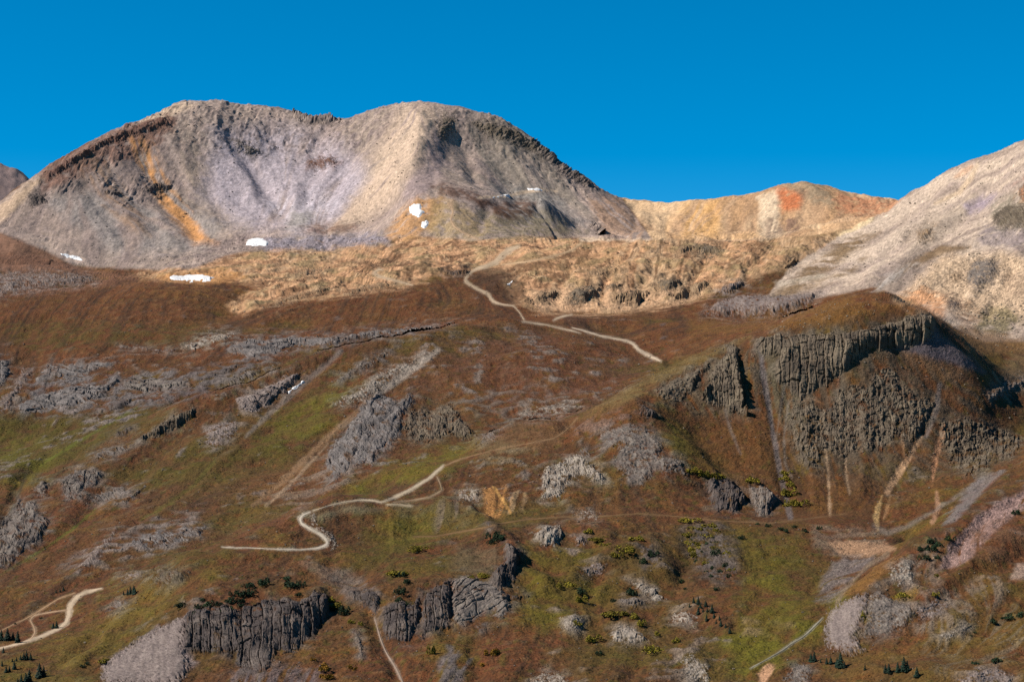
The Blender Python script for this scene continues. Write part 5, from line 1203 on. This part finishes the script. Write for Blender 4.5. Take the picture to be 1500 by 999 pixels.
# ------------------------------------------------------------------ rock outcrops: outline, height in metres, make, tone
for i, (nm, lab, poly, h, st, tone, kw) in enumerate(OUT):
    body(nm, lab, poly, h, st, tone, seed=i, step=(0.85 if st in ('col', 'slab', 'mott') else 1.0), **kw)
body('scree_fan', 'smooth grey scree fan at the foot of the dark broken crag', '1205,926 1215,895 1240,878 1272,867 1276,885 1266,910 1256,935 1268,955 1245,961 1210,951', 2.2, 'scree', 'mauve', cell=2.2, veg=0, seed=201, wob=2, amp=.6, kind='stuff')
body('scree_fan', 'grey stony talus slope left of the columnar cliff', '148,1008 150,974 205,936 258,906 276,903 271,950 280,975 262,1008', 1.6, 'scree', 'mauve', cell=2.4, veg=.05, seed=203, wob=2.5, amp=.6, kind='stuff')
body('road_spoil', 'pale rubble spilled below the hairpin bend', '453,752 463,750 464,768 478,776 492,786 496,797 488,808 481,808 486,796 474,782 458,772', 1.2, 'rub', 'pale', cell=3, veg=.05, seed=205, cat='rubble')
SNOW = [('362,353 372,349 385,350 393,356 391,361 376,361 362,359', 'rounded white snow patch under the scree bowl'),
        ('87,371 100,373 116,377 125,383 118,383 102,378 90,374', 'thin slanting snow patch at the foot of the left slope'),
        ('248,405 270,403 295,402 313,406 308,411 285,412 258,412 249,409', 'long flat snow patch on orange ground at left'),
        ('599,303 606,299 616,299 618,307 622,311 614,319 606,316 600,309', 'heart-shaped snow patch on the slope of the spur'),
        ('618,325 626,323 628,331 622,336 618,333', 'small square snow patch just below the heart-shaped one'),
        ('421,573 430,567 444,558 446,560 434,569 423,576', 'narrow snow strip in the gully of the left rib'),
        ('723,289 736,286 747,285 745,287 730,290', 'thin snow sliver on the spur track under the right summit'),
        ('772,276 784,276 798,279 790,280 776,278', 'second thin snow sliver further right on the spur shoulder'),
        ('744,416 750,411 756,411 750,415', 'tiny snow scrap beside the winding road')]
for i, (poly, lab) in enumerate(SNOW):
    body('snow_patch', lab, poly, 1.6, 'snow', 'pale', step=0.6, veg=0, cell=5, mat=M_SNOW, seed=300 + i, edge=2.0, cat='snow', group='old snow patches')

# ------------------------------------------------------------------ roads
def ribbon(name, label, color, spec, lift, kind='structure'):
    q = np.array(pp(spec))
    seg = np.hypot(*(np.diff(q[:, :2], axis=0).T)); s = np.concatenate([[0], np.cumsum(seg)])
    n = max(6, int(s[-1] / 1.6)); t = np.linspace(0, s[-1], n)
    c = np.stack([np.interp(t, s, q[:, k]) for k in range(3)], 1)
    for _ in range(3):
        c[1:-1, :2] = 0.25 * c[:-2, :2] + 0.5 * c[1:-1, :2] + 0.25 * c[2:, :2]
    tg = np.gradient(c[:, :2], axis=0); tg /= np.linalg.norm(tg, axis=1)[:, None] + 1e-9
    nr = np.stack([-tg[:, 1], tg[:, 0]], 1)
    rs = np.random.RandomState(int(s[-1] * 7) % 9999)
    wv = c[:, 2] / 2 * 0.9 * (1 + 0.2 * np.interp(t, np.arange(0, s[-1] + 6, 5), rs.normal(size=len(np.arange(0, s[-1] + 6, 5)))))
    m = 7; off = np.linspace(-1, 1, m)
    V = np.zeros((n, m, 3)); C = np.zeros((n, m, 3)); G = np.zeros((n, m, 3)); jit = 0.16 * np.random.RandomState(n).normal(size=(n, m)); base = lin(color)
    for i in range(n):
        for j in range(m):
            px, py = c[i, :2] + nr[i] * wv[i] * (off[j] * 1.12 + (jit[i, j] if j in (0, 1, m - 2, m - 1) else 0))
            g = ground_at(px, py)
            V[i, j] = g
            cc_, rr__ = column(px); row_ = int(np.interp(g[1], rr__, np.arange(NR))); G[i, j] = COL[row_, int(np.clip((px + 150) / 1.5, 0, NC - 1))]
    # keep the cross-section even, drop it into the ground at the borders
    V = blur(V, 1, 0)
    jr = np.abs(np.diff(V[:, 3, 1])) ; 
    e = np.array([-1.2, 0.6, 1, 1.1, 1, 0.6, -1.2])
    V[..., 2] += lift * e[None]
    V[..., 1] -= 0.3 * lift * e[None]
    tone = np.array([0.9, 1.08, 0.95, 1.1, 0.95, 1.08, 0.9])
    C[:] = base * tone[None, :, None] * (1 + 0.06 * rs.normal(size=(n, m, 1)))
    me_ = np.array([1, .45, .05, .12, .05, .45, 1])[None, :, None] * np.clip(1 + 0.5 * rs.normal(size=(n, m, 1)), 0, 1.6); me_ = np.clip(me_, 0, 1)
    lf = np.interp(t, np.arange(0, s[-1] + 20, 14), rs.uniform(.62, 1.08, len(np.arange(0, s[-1] + 20, 14))))
    C = C * lf[:, None, None]
    C = C * (1 - me_) + G * me_
    id_ = np.arange(n * m).reshape(n, m)
    F = np.stack([id_[:-1, :-1], id_[:-1, 1:], id_[1:, 1:], id_[1:, :-1]], -1)
    keep = (np.abs(np.diff(V[..., 1], axis=0)).max(1) < 30)
    F = F[keep].reshape(-1, 4)
    V_, F_, C_ = compact(V.reshape(-1, 3), F, C.reshape(-1, 3))
    link(name, make_mesh(name, V_, F_, C_, M_ROAD, True), label=label, kind=kind)
for nm, lab, colr, spec in ROADS: ribbon(nm, lab, colr, spec, 0.14)
for nm, lab, colr, spec in STREAMS: ribbon(nm, lab, colr, spec, 0.3)
print('bodies', round(time.time() - T0, 1))

# ------------------------------------------------------------------ far mountain at the left edge
xs = np.arange(-160, 70, 2.0); ts = np.linspace(0, 1, 60)
sk = np.interp(xs, [-160, -60, 0, 12, 22, 43, 70], [215, 232, 246, 250, 253, 267, 290])
rg = 5600 - 900 * (1 - ts)[:, None] + 0 * xs[None]
pyg = sk[None] + (1 - ts)[:, None] ** 1.15 * 110
Pm = wpt(xs[None] + 0 * rg, pyg, rg)
Pm[..., 2] += 10 * fbm2(Pm[..., 0] / 160, Pm[..., 1] / 160, 5, 5, .55, True) * (0.3 + 0.7 * ts[:, None])
cm = lin((146, 124, 118)) * (1 + 0.25 * n2(Pm[..., 0] / 60, Pm[..., 2] / 60, 3))[..., None]
id_ = np.arange(rg.size).reshape(rg.shape)
back = Pm[-1:].copy(); back[..., 1] += 700; back[..., 2] -= 500
Vv = np.concatenate([Pm.reshape(-1, 3), back.reshape(-1, 3)]); Cc = np.concatenate([cm.reshape(-1, 3), cm[-1]])
idb = np.concatenate([id_, np.arange(rg.size, rg.size + len(xs))[None]])
F = np.stack([idb[:-1, :-1], idb[:-1, 1:], idb[1:, 1:], idb[1:, :-1]], -1).reshape(-1, 4)
link('mountain', make_mesh('mountain', Vv, F, Cc, M_GROUND, True), kind='structure', label='distant mauve mountain shoulder at the left edge')
# ------------------------------------------------------------------ plants
def foliage_mat(name):
    m, n, l = new_mat(name)
    out = n.new('ShaderNodeOutputMaterial'); bs = n.new('ShaderNodeBsdfPrincipled'); bs.inputs['Roughness'].default_value = 0.8; bs.inputs['Specular IOR Level'].default_value = 0.15
    at = n.new('ShaderNodeAttribute'); at.attribute_name = 'pigment'
    oi = n.new('ShaderNodeObjectInfo'); mr = n.new('ShaderNodeMapRange'); mr.inputs['To Min'].default_value = 0.5; mr.inputs['To Max'].default_value = 0.9
    mul = n.new('ShaderNodeVectorMath'); mul.operation = 'SCALE'
    l.new(oi.outputs['Random'], mr.inputs['Value']); l.new(at.outputs['Color'], mul.inputs[0]); l.new(mr.outputs[0], mul.inputs['Scale'])
    l.new(mul.outputs[0], bs.inputs['Base Color']); l.new(bs.outputs[0], out.inputs[0])
    return m
M_LEAF = foliage_mat('foliage')
def tri_leaves(C, S, rs, col, flat=0.0):
    """one small bent leaf clump (two triangles) at each centre"""
    n = len(C)
    a = rs.normal(size=(n, 3)); a[:, 2] *= (1 - flat); a /= np.linalg.norm(a, axis=1)[:, None]
    b = rs.normal(size=(n, 3)); b -= (b * a).sum(1)[:, None] * a; b /= np.linalg.norm(b, axis=1)[:, None]
    s = S[:, None]
    V = np.stack([C - a * s, C + b * s * .7, C + a * s, C - b * s * .7 + np.cross(a, b) * s * .5], 1)
    id_ = np.arange(n * 4).reshape(n, 4)
    F = np.concatenate([id_[:, [0, 1, 2]], id_[:, [0, 2, 3]]])
    cc = np.repeat(col, 4, 0)
    return V.reshape(-1, 3), F, cc
def shrub_mesh(name, seed, cols, n=520):
    """a mound one unit wide of leaf clumps on a few stems"""
    rs = np.random.RandomState(seed)
    k = rs.randint(4, 8)
    cx = rs.uniform(-.34, .34, k); cy = rs.uniform(-.3, .3, k); rr_ = rs.uniform(.12, .24, k); hh = rs.uniform(.18, .42, k)
    w = rs.randint(0, k, n)
    d = rs.normal(size=(n, 3)); d /= np.linalg.norm(d, axis=1)[:, None]; rad_ = rs.uniform(.55, 1.05, n) ** .6
    C = np.stack([cx[w] + d[:, 0] * rr_[w] * rad_, cy[w] + d[:, 1] * rr_[w] * rad_, np.abs(d[:, 2]) * hh[w] * rad_], 1)
    t = rs.uniform(0, 1, (n, 1))
    col = lin(cols[0]) * (1 - t) + lin(cols[1]) * t
    V, F, cc = tri_leaves(C, rs.uniform(.025, .06, n), rs, col)
    # stems
    SV, SF = [], []
    for i in range(k):
        base = np.array([cx[i] * .5, cy[i] * .5, -.15]); tip = np.array([cx[i], cy[i], hh[i] * .8])
        for j in range(3):
            an = j * 2.094; o = np.array([math.cos(an), math.sin(an), 0])
            SV += [base + o * .018, tip + o * .006]
        z = len(V) + len(SV) - 6
        for j in range(3):
            p, q_ = z + 2 * j, z + 2 * ((j + 1) % 3)
            SF += [(p, q_, q_ + 1), (p, q_ + 1, p + 1)]
    V = np.concatenate([V, np.array(SV)]); F = np.concatenate([F, np.array(SF)]); cc = np.concatenate([cc, np.tile(lin((80, 62, 48)), (len(SV), 1))])
    return make_mesh(name, V, F, cc, M_LEAF, False)
EVER = [shrub_mesh('evergreen_shrub', 10 + i, ((24, 38, 26), (50, 66, 36))) for i in range(5)]
WILL = [shrub_mesh('willow_shrub', 30 + i, ((92, 82, 26), (136, 120, 34))) for i in range(4)]
ORNW = [shrub_mesh('willow_shrub', 50 + i, ((122, 86, 26), (160, 116, 34))) for i in range(3)]
def conifer_meshes(seed):
    rs = np.random.RandomState(seed)
    # trunk
    k = 6; hs_ = [-.06, .25, .6, .98]; rd = [.022, .018, .011, .002]
    V = np.array([[r * math.cos(2 * math.pi * j / k), r * math.sin(2 * math.pi * j / k), z] for z, r in zip(hs_, rd) for j in range(k)])
    F = np.array([[i * k + j, i * k + (j + 1) % k, (i + 1) * k + (j + 1) % k, (i + 1) * k + j] for i in range(3) for j in range(k)])
    tr = make_mesh('trunk', V, F, np.tile(lin((74, 58, 46)), (len(V), 1)), M_LEAF, True)
    Vs, Fs, Cs = [], [], []; z0 = 0
    nz = 15
    for i in range(nz):
        z = .06 + .92 * i / nz + rs.uniform(-.015, .015); L = (.27 * (1 - z) ** .8 + .015) * rs.uniform(.75, 1.15)
        nb = max(5, int(11 * (1 - z) + 5)); ph = rs.uniform(0, 6)
        for j in range(nb):
            an = ph + 2 * math.pi * j / nb + rs.uniform(-.25, .25); l_ = L * rs.uniform(.7, 1.15)
            dr = np.array([math.cos(an), math.sin(an), 0]); sd = np.array([-dr[1], dr[0], 0]) * l_ * .30
            p0 = np.array([0, 0, z]); p1 = p0 + dr * l_ * .6 + np.array([0, 0, .02]); p2 = p0 + dr * l_ + np.array([0, 0, -.055 * rs.uniform(.5, 1.5)])
            q = [p0, p1 + sd - np.array([0, 0, .03]), p2, p1 - sd - np.array([0, 0, .03]), p1 + np.array([0, 0, .012])]
            Vs += q; Fs += [(z0, z0 + 1, z0 + 4), (z0 + 1, z0 + 2, z0 + 4), (z0 + 2, z0 + 3, z0 + 4), (z0 + 3, z0, z0 + 4)]
            c = lin((22, 38, 26)) * rs.uniform(.7, 1.5)
            Cs += [c] * 5; z0 += 5
    top = np.array([[0, 0, 1.0], [.02, 0, .9], [-.01, .017, .9], [-.01, -.017, .9]])
    Vs += list(top); Fs += [(z0, z0 + 1, z0 + 2), (z0, z0 + 2, z0 + 3), (z0, z0 + 3, z0 + 1)]; Cs += [lin((26, 44, 28))] * 4
    return tr, make_mesh('crown', np.array(Vs), np.array(Fs), np.array(Cs), M_LEAF, False)
CONI = [conifer_meshes(70 + i) for i in range(4)]
ORD = ['first', 'second', 'third', 'fourth', 'fifth', 'sixth', 'seventh', 'eighth', 'ninth', 'tenth', 'eleventh', 'twelfth', 'thirteenth', 'fourteenth', 'fifteenth', 'sixteenth', 'seventeenth', 'eighteenth', 'nineteenth', 'twentieth', 'twenty-first', 'twenty-second', 'twenty-third', 'twenty-fourth', 'twenty-fifth']
prng = np.random.RandomState(99)
def conifers(spec, where, group):
    q = sorted(pp(spec))
    for i, (px, py, h) in enumerate(q):
        g = ground_at(px, py); hm = h * K * g[1] * 1.12
        e = link('conifer', None, label=f'{ORD[i]} small conifer from left {where}', category='tree', group=group)
        e.location = g; s_ = prng.uniform(1.0, 1.45); e.scale = (hm * s_, hm * s_, hm); e.rotation_euler = (0, 0, prng.uniform(0, 6))
        tr, cr = CONI[i % 4]
        link('trunk', tr, e); link('crown', cr, e)
def shrubs(kind, spec, where, group, meshes, word, flatk=0.55):
    q = sorted(pp(spec))
    for i, v in enumerate(q):
        px, py, w = v[:3]; hh = v[3] if len(v) > 3 else w * flatk
        g = ground_at(px, py); wm = w * K * g[1]; hm = hh * K * g[1] / 0.42
        lab = f'{ORD[i]} {word} from left {where}' if len(q) > 1 else f'lone {word} {where}'
        o = link(kind, meshes[i % len(meshes)], label=lab, category='shrub', group=group)
        o.location = g; o.scale = (wm * prng.uniform(1.1, 1.45), wm * 1.15, hm * prng.uniform(.8, 1.15)); o.rotation_euler = (0, 0, prng.uniform(0, 6))
conifers('2,938,15 11,938,17 19,937,11 26,941,16', 'standing just above the lower left road', 'conifers by the lower left road')
conifers('78,920,8 83,920,10', 'inside the bend of the lower left road', 'conifers in the road bend')
conifers('82,868,5 88,867,5 93,865,6', 'above the bend of the lower left road', 'conifers above the road bend')
conifers('181,871,6 187,871,9 191,870,11 196,870,12 198,870,9', 'on the slope left of the rounded rock nose', 'conifers left of the rock nose')
conifers('5,956,8', 'under the lower left road at the edge', 'conifers below the road')
conifers('3,975,8 9,985,10 14,984,9 21,980,13 24,968,6 18,969,5 30,966,7 35,966,10 39,966,13 45,966,10', 'in the loose row below the lower left road', 'conifer row below the road')
conifers('58,992,20 64,990,15 31,1001,13 38,1000,14 43,999,18 26,1002,9', 'at the bottom edge in the lower left corner', 'conifers in the corner')
conifers('1188,969,12 1193,969,14 1211,972,9 1217,972,10 1226,976,13 1231,977,20 1237,978,9 1202,970,5', 'on the knoll at the bottom edge right of centre', 'conifers on the bottom knoll')
conifers('1267,981,8 1297,985,12 1302,985,13 1315,984,14 1324,983,20 1329,983,15 1343,991,14', 'along the bottom edge left of the corner rock dome', 'conifers along the bottom right edge')
conifers('1010,889,6 1016,883,9 1023,885,11 1026,890,7 1034,888,9 1036,896,6 1043,897,12 1046,905,8 1054,908,7 1056,917,10 1063,919,6 1069,927,9 1023,900,11 1035,909,9 1030,896,6 1049,913,5', 'stepping down beside the round pale rock in the basin', 'conifers beside the pale rock')
G1 = 'evergreen shrubs on the cliff brow'
shrubs('evergreen_shrub', '291,909,24,16 266,888,20,7 296,880,12 290,891,13 308,889,20 320,886,14 326,899,15 315,901,12 339,882,17 351,882,14 344,871,15 356,873,17 368,870,15 366,860,26,10 389,856,20 420,849,22,6 423,858,20 440,858,14 438,872,12 338,895,15 301,899,10 352,889,12', 'on the grassy brow above the columnar cliff', G1, EVER, 'dark green bush')
shrubs('evergreen_shrub', '505,898,19,14 488,892,12 497,890,9', 'in the gap right of the columnar cliff', 'evergreen shrubs in the cliff gap', EVER, 'dark green bush')
shrubs('evergreen_shrub', '724,788,19 720,796,15 737,789,15 730,792,14', 'on top of the steep dark rib', 'evergreen shrubs on the rib', EVER, 'dark green bush')
shrubs('evergreen_shrub', '588,844,12,9 595,854,15,9 587,870,19,12 585,880,13 596,888,9,10', 'above the dark jagged cliff by the stream gully', 'evergreen shrubs above the jagged cliff', EVER, 'dark green bush')
shrubs('evergreen_shrub', '1366,795,13,10 1348,806,13 1364,806,18,11 1374,800,15 1354,819,15 1373,818,10 1392,791,14', 'left of the pink scree strip', 'evergreen shrubs by the pink scree', EVER, 'dark green bush')
shrubs('evergreen_shrub', '1488,753,13 1455,912,13,8 1469,906,8 1483,906,20,9 1495,904,16,9 1458,969,17,9 1428,972,10 1428,927,5 1422,931,4', 'on the slope along the right edge', 'evergreen shrubs at the right edge', EVER, 'dark green bush')
shrubs('evergreen_shrub', '923,870,22,11 850,868,18,9 958,814,20,11 943,826,14,10 1048,814,16,13 1063,831,11,9 1038,799,13,8 997,854,10,8 1050,864,9 877,958,11 1087,789,11 1030,811,9 1055,838,10 1043,833,11 898,881,9 938,790,10 1012,792,8 1050,795,8 1004,863,6 1042,845,9 1020,822,8 1068,845,9 1034,838,7', 'among the rocks of the basin', 'evergreen shrubs in the basin', EVER, 'dark green bush')
shrubs('willow_shrub', '1005,785,20,6 1022,776,24,6 1036,787,20,7 1052,778,16,5 1046,804,14,6 1066,812,14,6 1020,815,20,8 1034,826,14,6 1072,836,14,6 1010,797,16,6', 'on the dark stony slope of the basin', 'willows on the stony slope', WILL, 'olive yellow bush')
shrubs('evergreen_shrub', '128,973,9 121,976,8 60,906,5 22,914,5', 'dotted on the lower left slope', 'evergreen shrubs on the lower left slope', EVER, 'dark green bush')
shrubs('willow_shrub', '1057,700,36,9 1040,698,18,7 1103,706,24,12 1017,692,26,9 1030,697,18', 'on the brow of the dark blocky cliff', 'willows on the blocky cliff', WILL, 'yellow green bush')
shrubs('willow_shrub', '1153,694,18,7 1150,703,22,9 1160,712,20,8 1158,725,24,12 1172,740,26,14 1156,741,20,9', 'beside the grey gully at centre right', 'willows by the grey gully', WILL, 'yellow green bush')
shrubs('willow_shrub', '1013,764,30,8 1040,772,26,7 1013,808,20,11 1026,800,14 920,808,32,11 933,791,24,8 905,815,18 957,954,28,12 870,938,26,10 900,901,38,9 925,905,22,7 833,858,26,8 850,880,18 873,791,32,6 885,799,22,5 862,780,18 940,915,16 965,930,14 990,940,16 845,915,14 820,860,14', 'spread through the basin below the level trail', 'willows in the basin', WILL, 'yellow green bush')
shrubs('willow_shrub', '1374,844,9 1321,874,24,7 1262,905,9,14 1370,872,12 1388,790,10', 'on the right hand spur above the scree fan', 'willows on the right spur', WILL, 'yellow bush')
shrubs('willow_shrub', '707,845,17 581,841,32,7 617,803,34,6 606,808,18,5 632,958,11,16 690,848,14', 'round the lower middle cliffs', 'willows round the middle cliffs', WILL, 'yellow green bush')
shrubs('willow_shrub', '720,958,20,12 516,982,17,9 708,975,12 460,967,10 472,980,20,12 478,992,20,10', 'in the brown grass below the lower cliffs', 'orange willows below the cliffs', ORNW, 'orange yellow bush')
shrubs('willow_shrub', '493,888,26,8 485,880,14 515,912,12 530,915,10', 'in the gully right of the columnar cliff', 'willows right of the columnar cliff', WILL, 'yellow green bush')
shrubs('willow_shrub', '153,970,18,9', 'at the top of the talus in the lower left', 'willow at the talus', WILL, 'bright yellow green bush')
shrubs('willow_shrub', '1125,771,8 1143,776,9 1152,779,9 1165,772,8 1178,778,10 1200,775,8 1110,768,7', 'on the pale gravel flat below the level trail', 'willows on the gravel flat', EVER, 'small green bush')

# ------------------------------------------------------------------ loose stones lying about (too many and too small to count)
def rock_proto(seed):
    rs = np.random.RandomState(seed)
    t = (1 + 5 ** .5) / 2
    V = np.array([(-1, t, 0), (1, t, 0), (-1, -t, 0), (1, -t, 0), (0, -1, t), (0, 1, t), (0, -1, -t), (0, 1, -t), (t, 0, -1), (t, 0, 1), (-t, 0, -1), (-t, 0, 1)], float) / 1.9
    F = np.array([(0, 11, 5), (0, 5, 1), (0, 1, 7), (0, 7, 10), (0, 10, 11), (1, 5, 9), (5, 11, 4), (11, 10, 2), (10, 7, 6), (7, 1, 8), (3, 9, 4), (3, 4, 2), (3, 2, 6), (3, 6, 8), (3, 8, 9), (4, 9, 5), (2, 4, 11), (6, 2, 10), (8, 6, 7), (9, 8, 1)])
    return V * rs.uniform(.65, 1.25, (12, 1)) * np.array([1, 1, .75]), F
RP = [rock_proto(s) for s in range(6)]
def stones(name, label, n, region, size, tone, seed, power=1.0):
    rs = np.random.RandomState(seed); poly = pp(region); q = np.array(poly)
    px = rs.uniform(q[:, 0].min(), q[:, 0].max(), n * 3); py = rs.uniform(q[:, 1].min(), q[:, 1].max(), n * 3)
    k = sdf(poly, px, py) > 0
    px, py = px[k][:n], py[k][:n]
    Vs, Fs, Cs = [], [], []; z = 0
    for i in range(len(px)):
        g = ground_at(px[i], py[i]); j = min(int((px[i] + 150) / 1.5), NC - 1)
        c_, r_ = column(px[i]); row = int(np.interp(g[1], r_, np.arange(NR)))
        if rs.uniform() > 0.12 + 0.88 * STONE[row, j] ** power: continue
        s_ = (size[0] + (size[1] - size[0]) * rs.uniform() ** 3) * K * g[1] * .5
        V0, F0 = RP[rs.randint(6)]
        an = rs.uniform(0, 6); c, s = math.cos(an), math.sin(an)
        V = V0 @ np.array([[c, s, 0], [-s, c, 0], [0, 0, 1]]) * s_ + g + np.array([0, 0, .15 * s_])
        Vs.append(V); Fs.append(F0 + z); z += 12
        gc = COL[row, j]; tcol = lin(tone) * rs.uniform(.6, 1.25)
        Cs.append(np.tile(tcol * .65 + gc * .35, (12, 1)))
    if Vs:
        link(name, make_mesh(name, np.concatenate(Vs), np.concatenate(Fs), np.concatenate(Cs), M_ROCK, False), kind='stuff', label=label)
stones('scattered_stones', 'loose rocks strewn over the scree of the big mountain', 3000, '0,300 60,255 160,198 285,152 450,180 600,156 700,170 800,225 900,300 880,345 700,345 560,352 380,362 290,390 110,388 0,350', (0.8, 3.4), (128, 114, 106), 1)
stones('scattered_stones', 'loose rocks on the scree of the right mountain', 1300, '1200,400 1320,300 1432,242 1500,216 1500,495 1420,480 1330,430', (0.9, 4.0), (170, 154, 136), 2)
stones('scattered_stones', 'small rocks on the tan hummocks and stony band', 2400, '0,395 200,402 380,365 600,345 1130,347 1040,430 860,456 740,440 480,432 340,455 140,415 0,430', (0.9, 3.6), (160, 132, 104), 3)
stones('scattered_stones', 'pale stones dotted over the tundra slopes', 9000, '0,440 500,440 1000,470 1320,440 1500,500 1500,999 0,999', (0.9, 4.0), (158, 144, 130), 4)
stones('scattered_stones', 'rocks on the talus left of the columnar cliff', 900, '150,1000 150,972 205,935 262,903 272,950 262,1000', (1.2, 4.0), (146, 130, 124), 5)
stones('scattered_stones', 'boulders lying below the right mountain', 260, '1400,455 1500,440 1500,520 1400,490', (1.5, 5.5), (196, 176, 150), 6)
stones('scattered_stones', 'pale stones on the brow of the right hill', 160, '1120,470 1200,440 1300,435 1280,460 1150,485', (1.2, 4), (206, 186, 160), 7, 0.3)
def tufts(name, label, n, region, size, seed, dark=0.5):
    """low cushion plants and grass tussocks"""
    rs = np.random.RandomState(seed); poly = pp(region); pq = np.array(poly)
    px = rs.uniform(pq[:, 0].min(), pq[:, 0].max(), n); py = rs.uniform(pq[:, 1].min(), pq[:, 1].max(), n)
    k = sdf(poly, px, py) > 0; px, py = px[k], py[k]
    fj_ = (px + 150) / 1.5; jj_ = np.clip(fj_ + .5, 0, NC - 1).astype(int)
    row = np.zeros(len(px), int)
    order = np.argsort(jj_); rows = np.arange(NR, dtype=float)
    for j in np.unique(jj_):
        m = jj_ == j
        row[m] = np.interp(-py[m], -CM[:, j], rows).astype(int)
    keep = (ROADMASK[row, jj_] < 0.3) & (rs.uniform(size=len(px)) < np.clip(0.55 + 0.5 * ND4[row, jj_] - 0.5 * STONE[row, jj_], 0.1, 1))
    row, jj_ = row[keep], jj_[keep]
    C = P3[row, jj_] + rs.normal(size=(len(row), 3)) * np.array([.4, .4, 0])
    s_ = rs.uniform(size[0], size[1], len(row)) ** 1.0 * K * C[:, 1]
    C[:, 2] += s_ * 0.2
    t = rs.uniform(0, 1, (len(row), 1))
    base = COL[row, jj_] * rs.uniform(.55, 1.25, (len(row), 1))
    hue = np.where(t < .35, lin((84, 76, 30))[None], np.where(t < .6, lin((120, 78, 40))[None], lin((70, 52, 34))[None]))
    V, F, cc = tri_leaves(C, s_, rs, base * .55 + hue * .45 * .8, 0.3)
    link(name, make_mesh(name, V, F, cc, M_LEAF, False), kind='stuff', label=label)
tufts('tundra_tussocks', 'low grass tussocks and cushion plants on the front slopes', 80000, '0,560 400,560 700,640 830,625 1065,510 1380,500 1500,560 1500,1005 0,1005', (0.5, 1.3), 21)
tufts('tundra_tussocks', 'low tussocks on the rust brown plateau', 26000, '0,430 330,412 720,410 860,460 1040,435 1320,440 1100,500 960,530 880,590 700,640 400,560 0,560', (0.4, 1.0), 22)
print('all', round(time.time() - T0, 1))
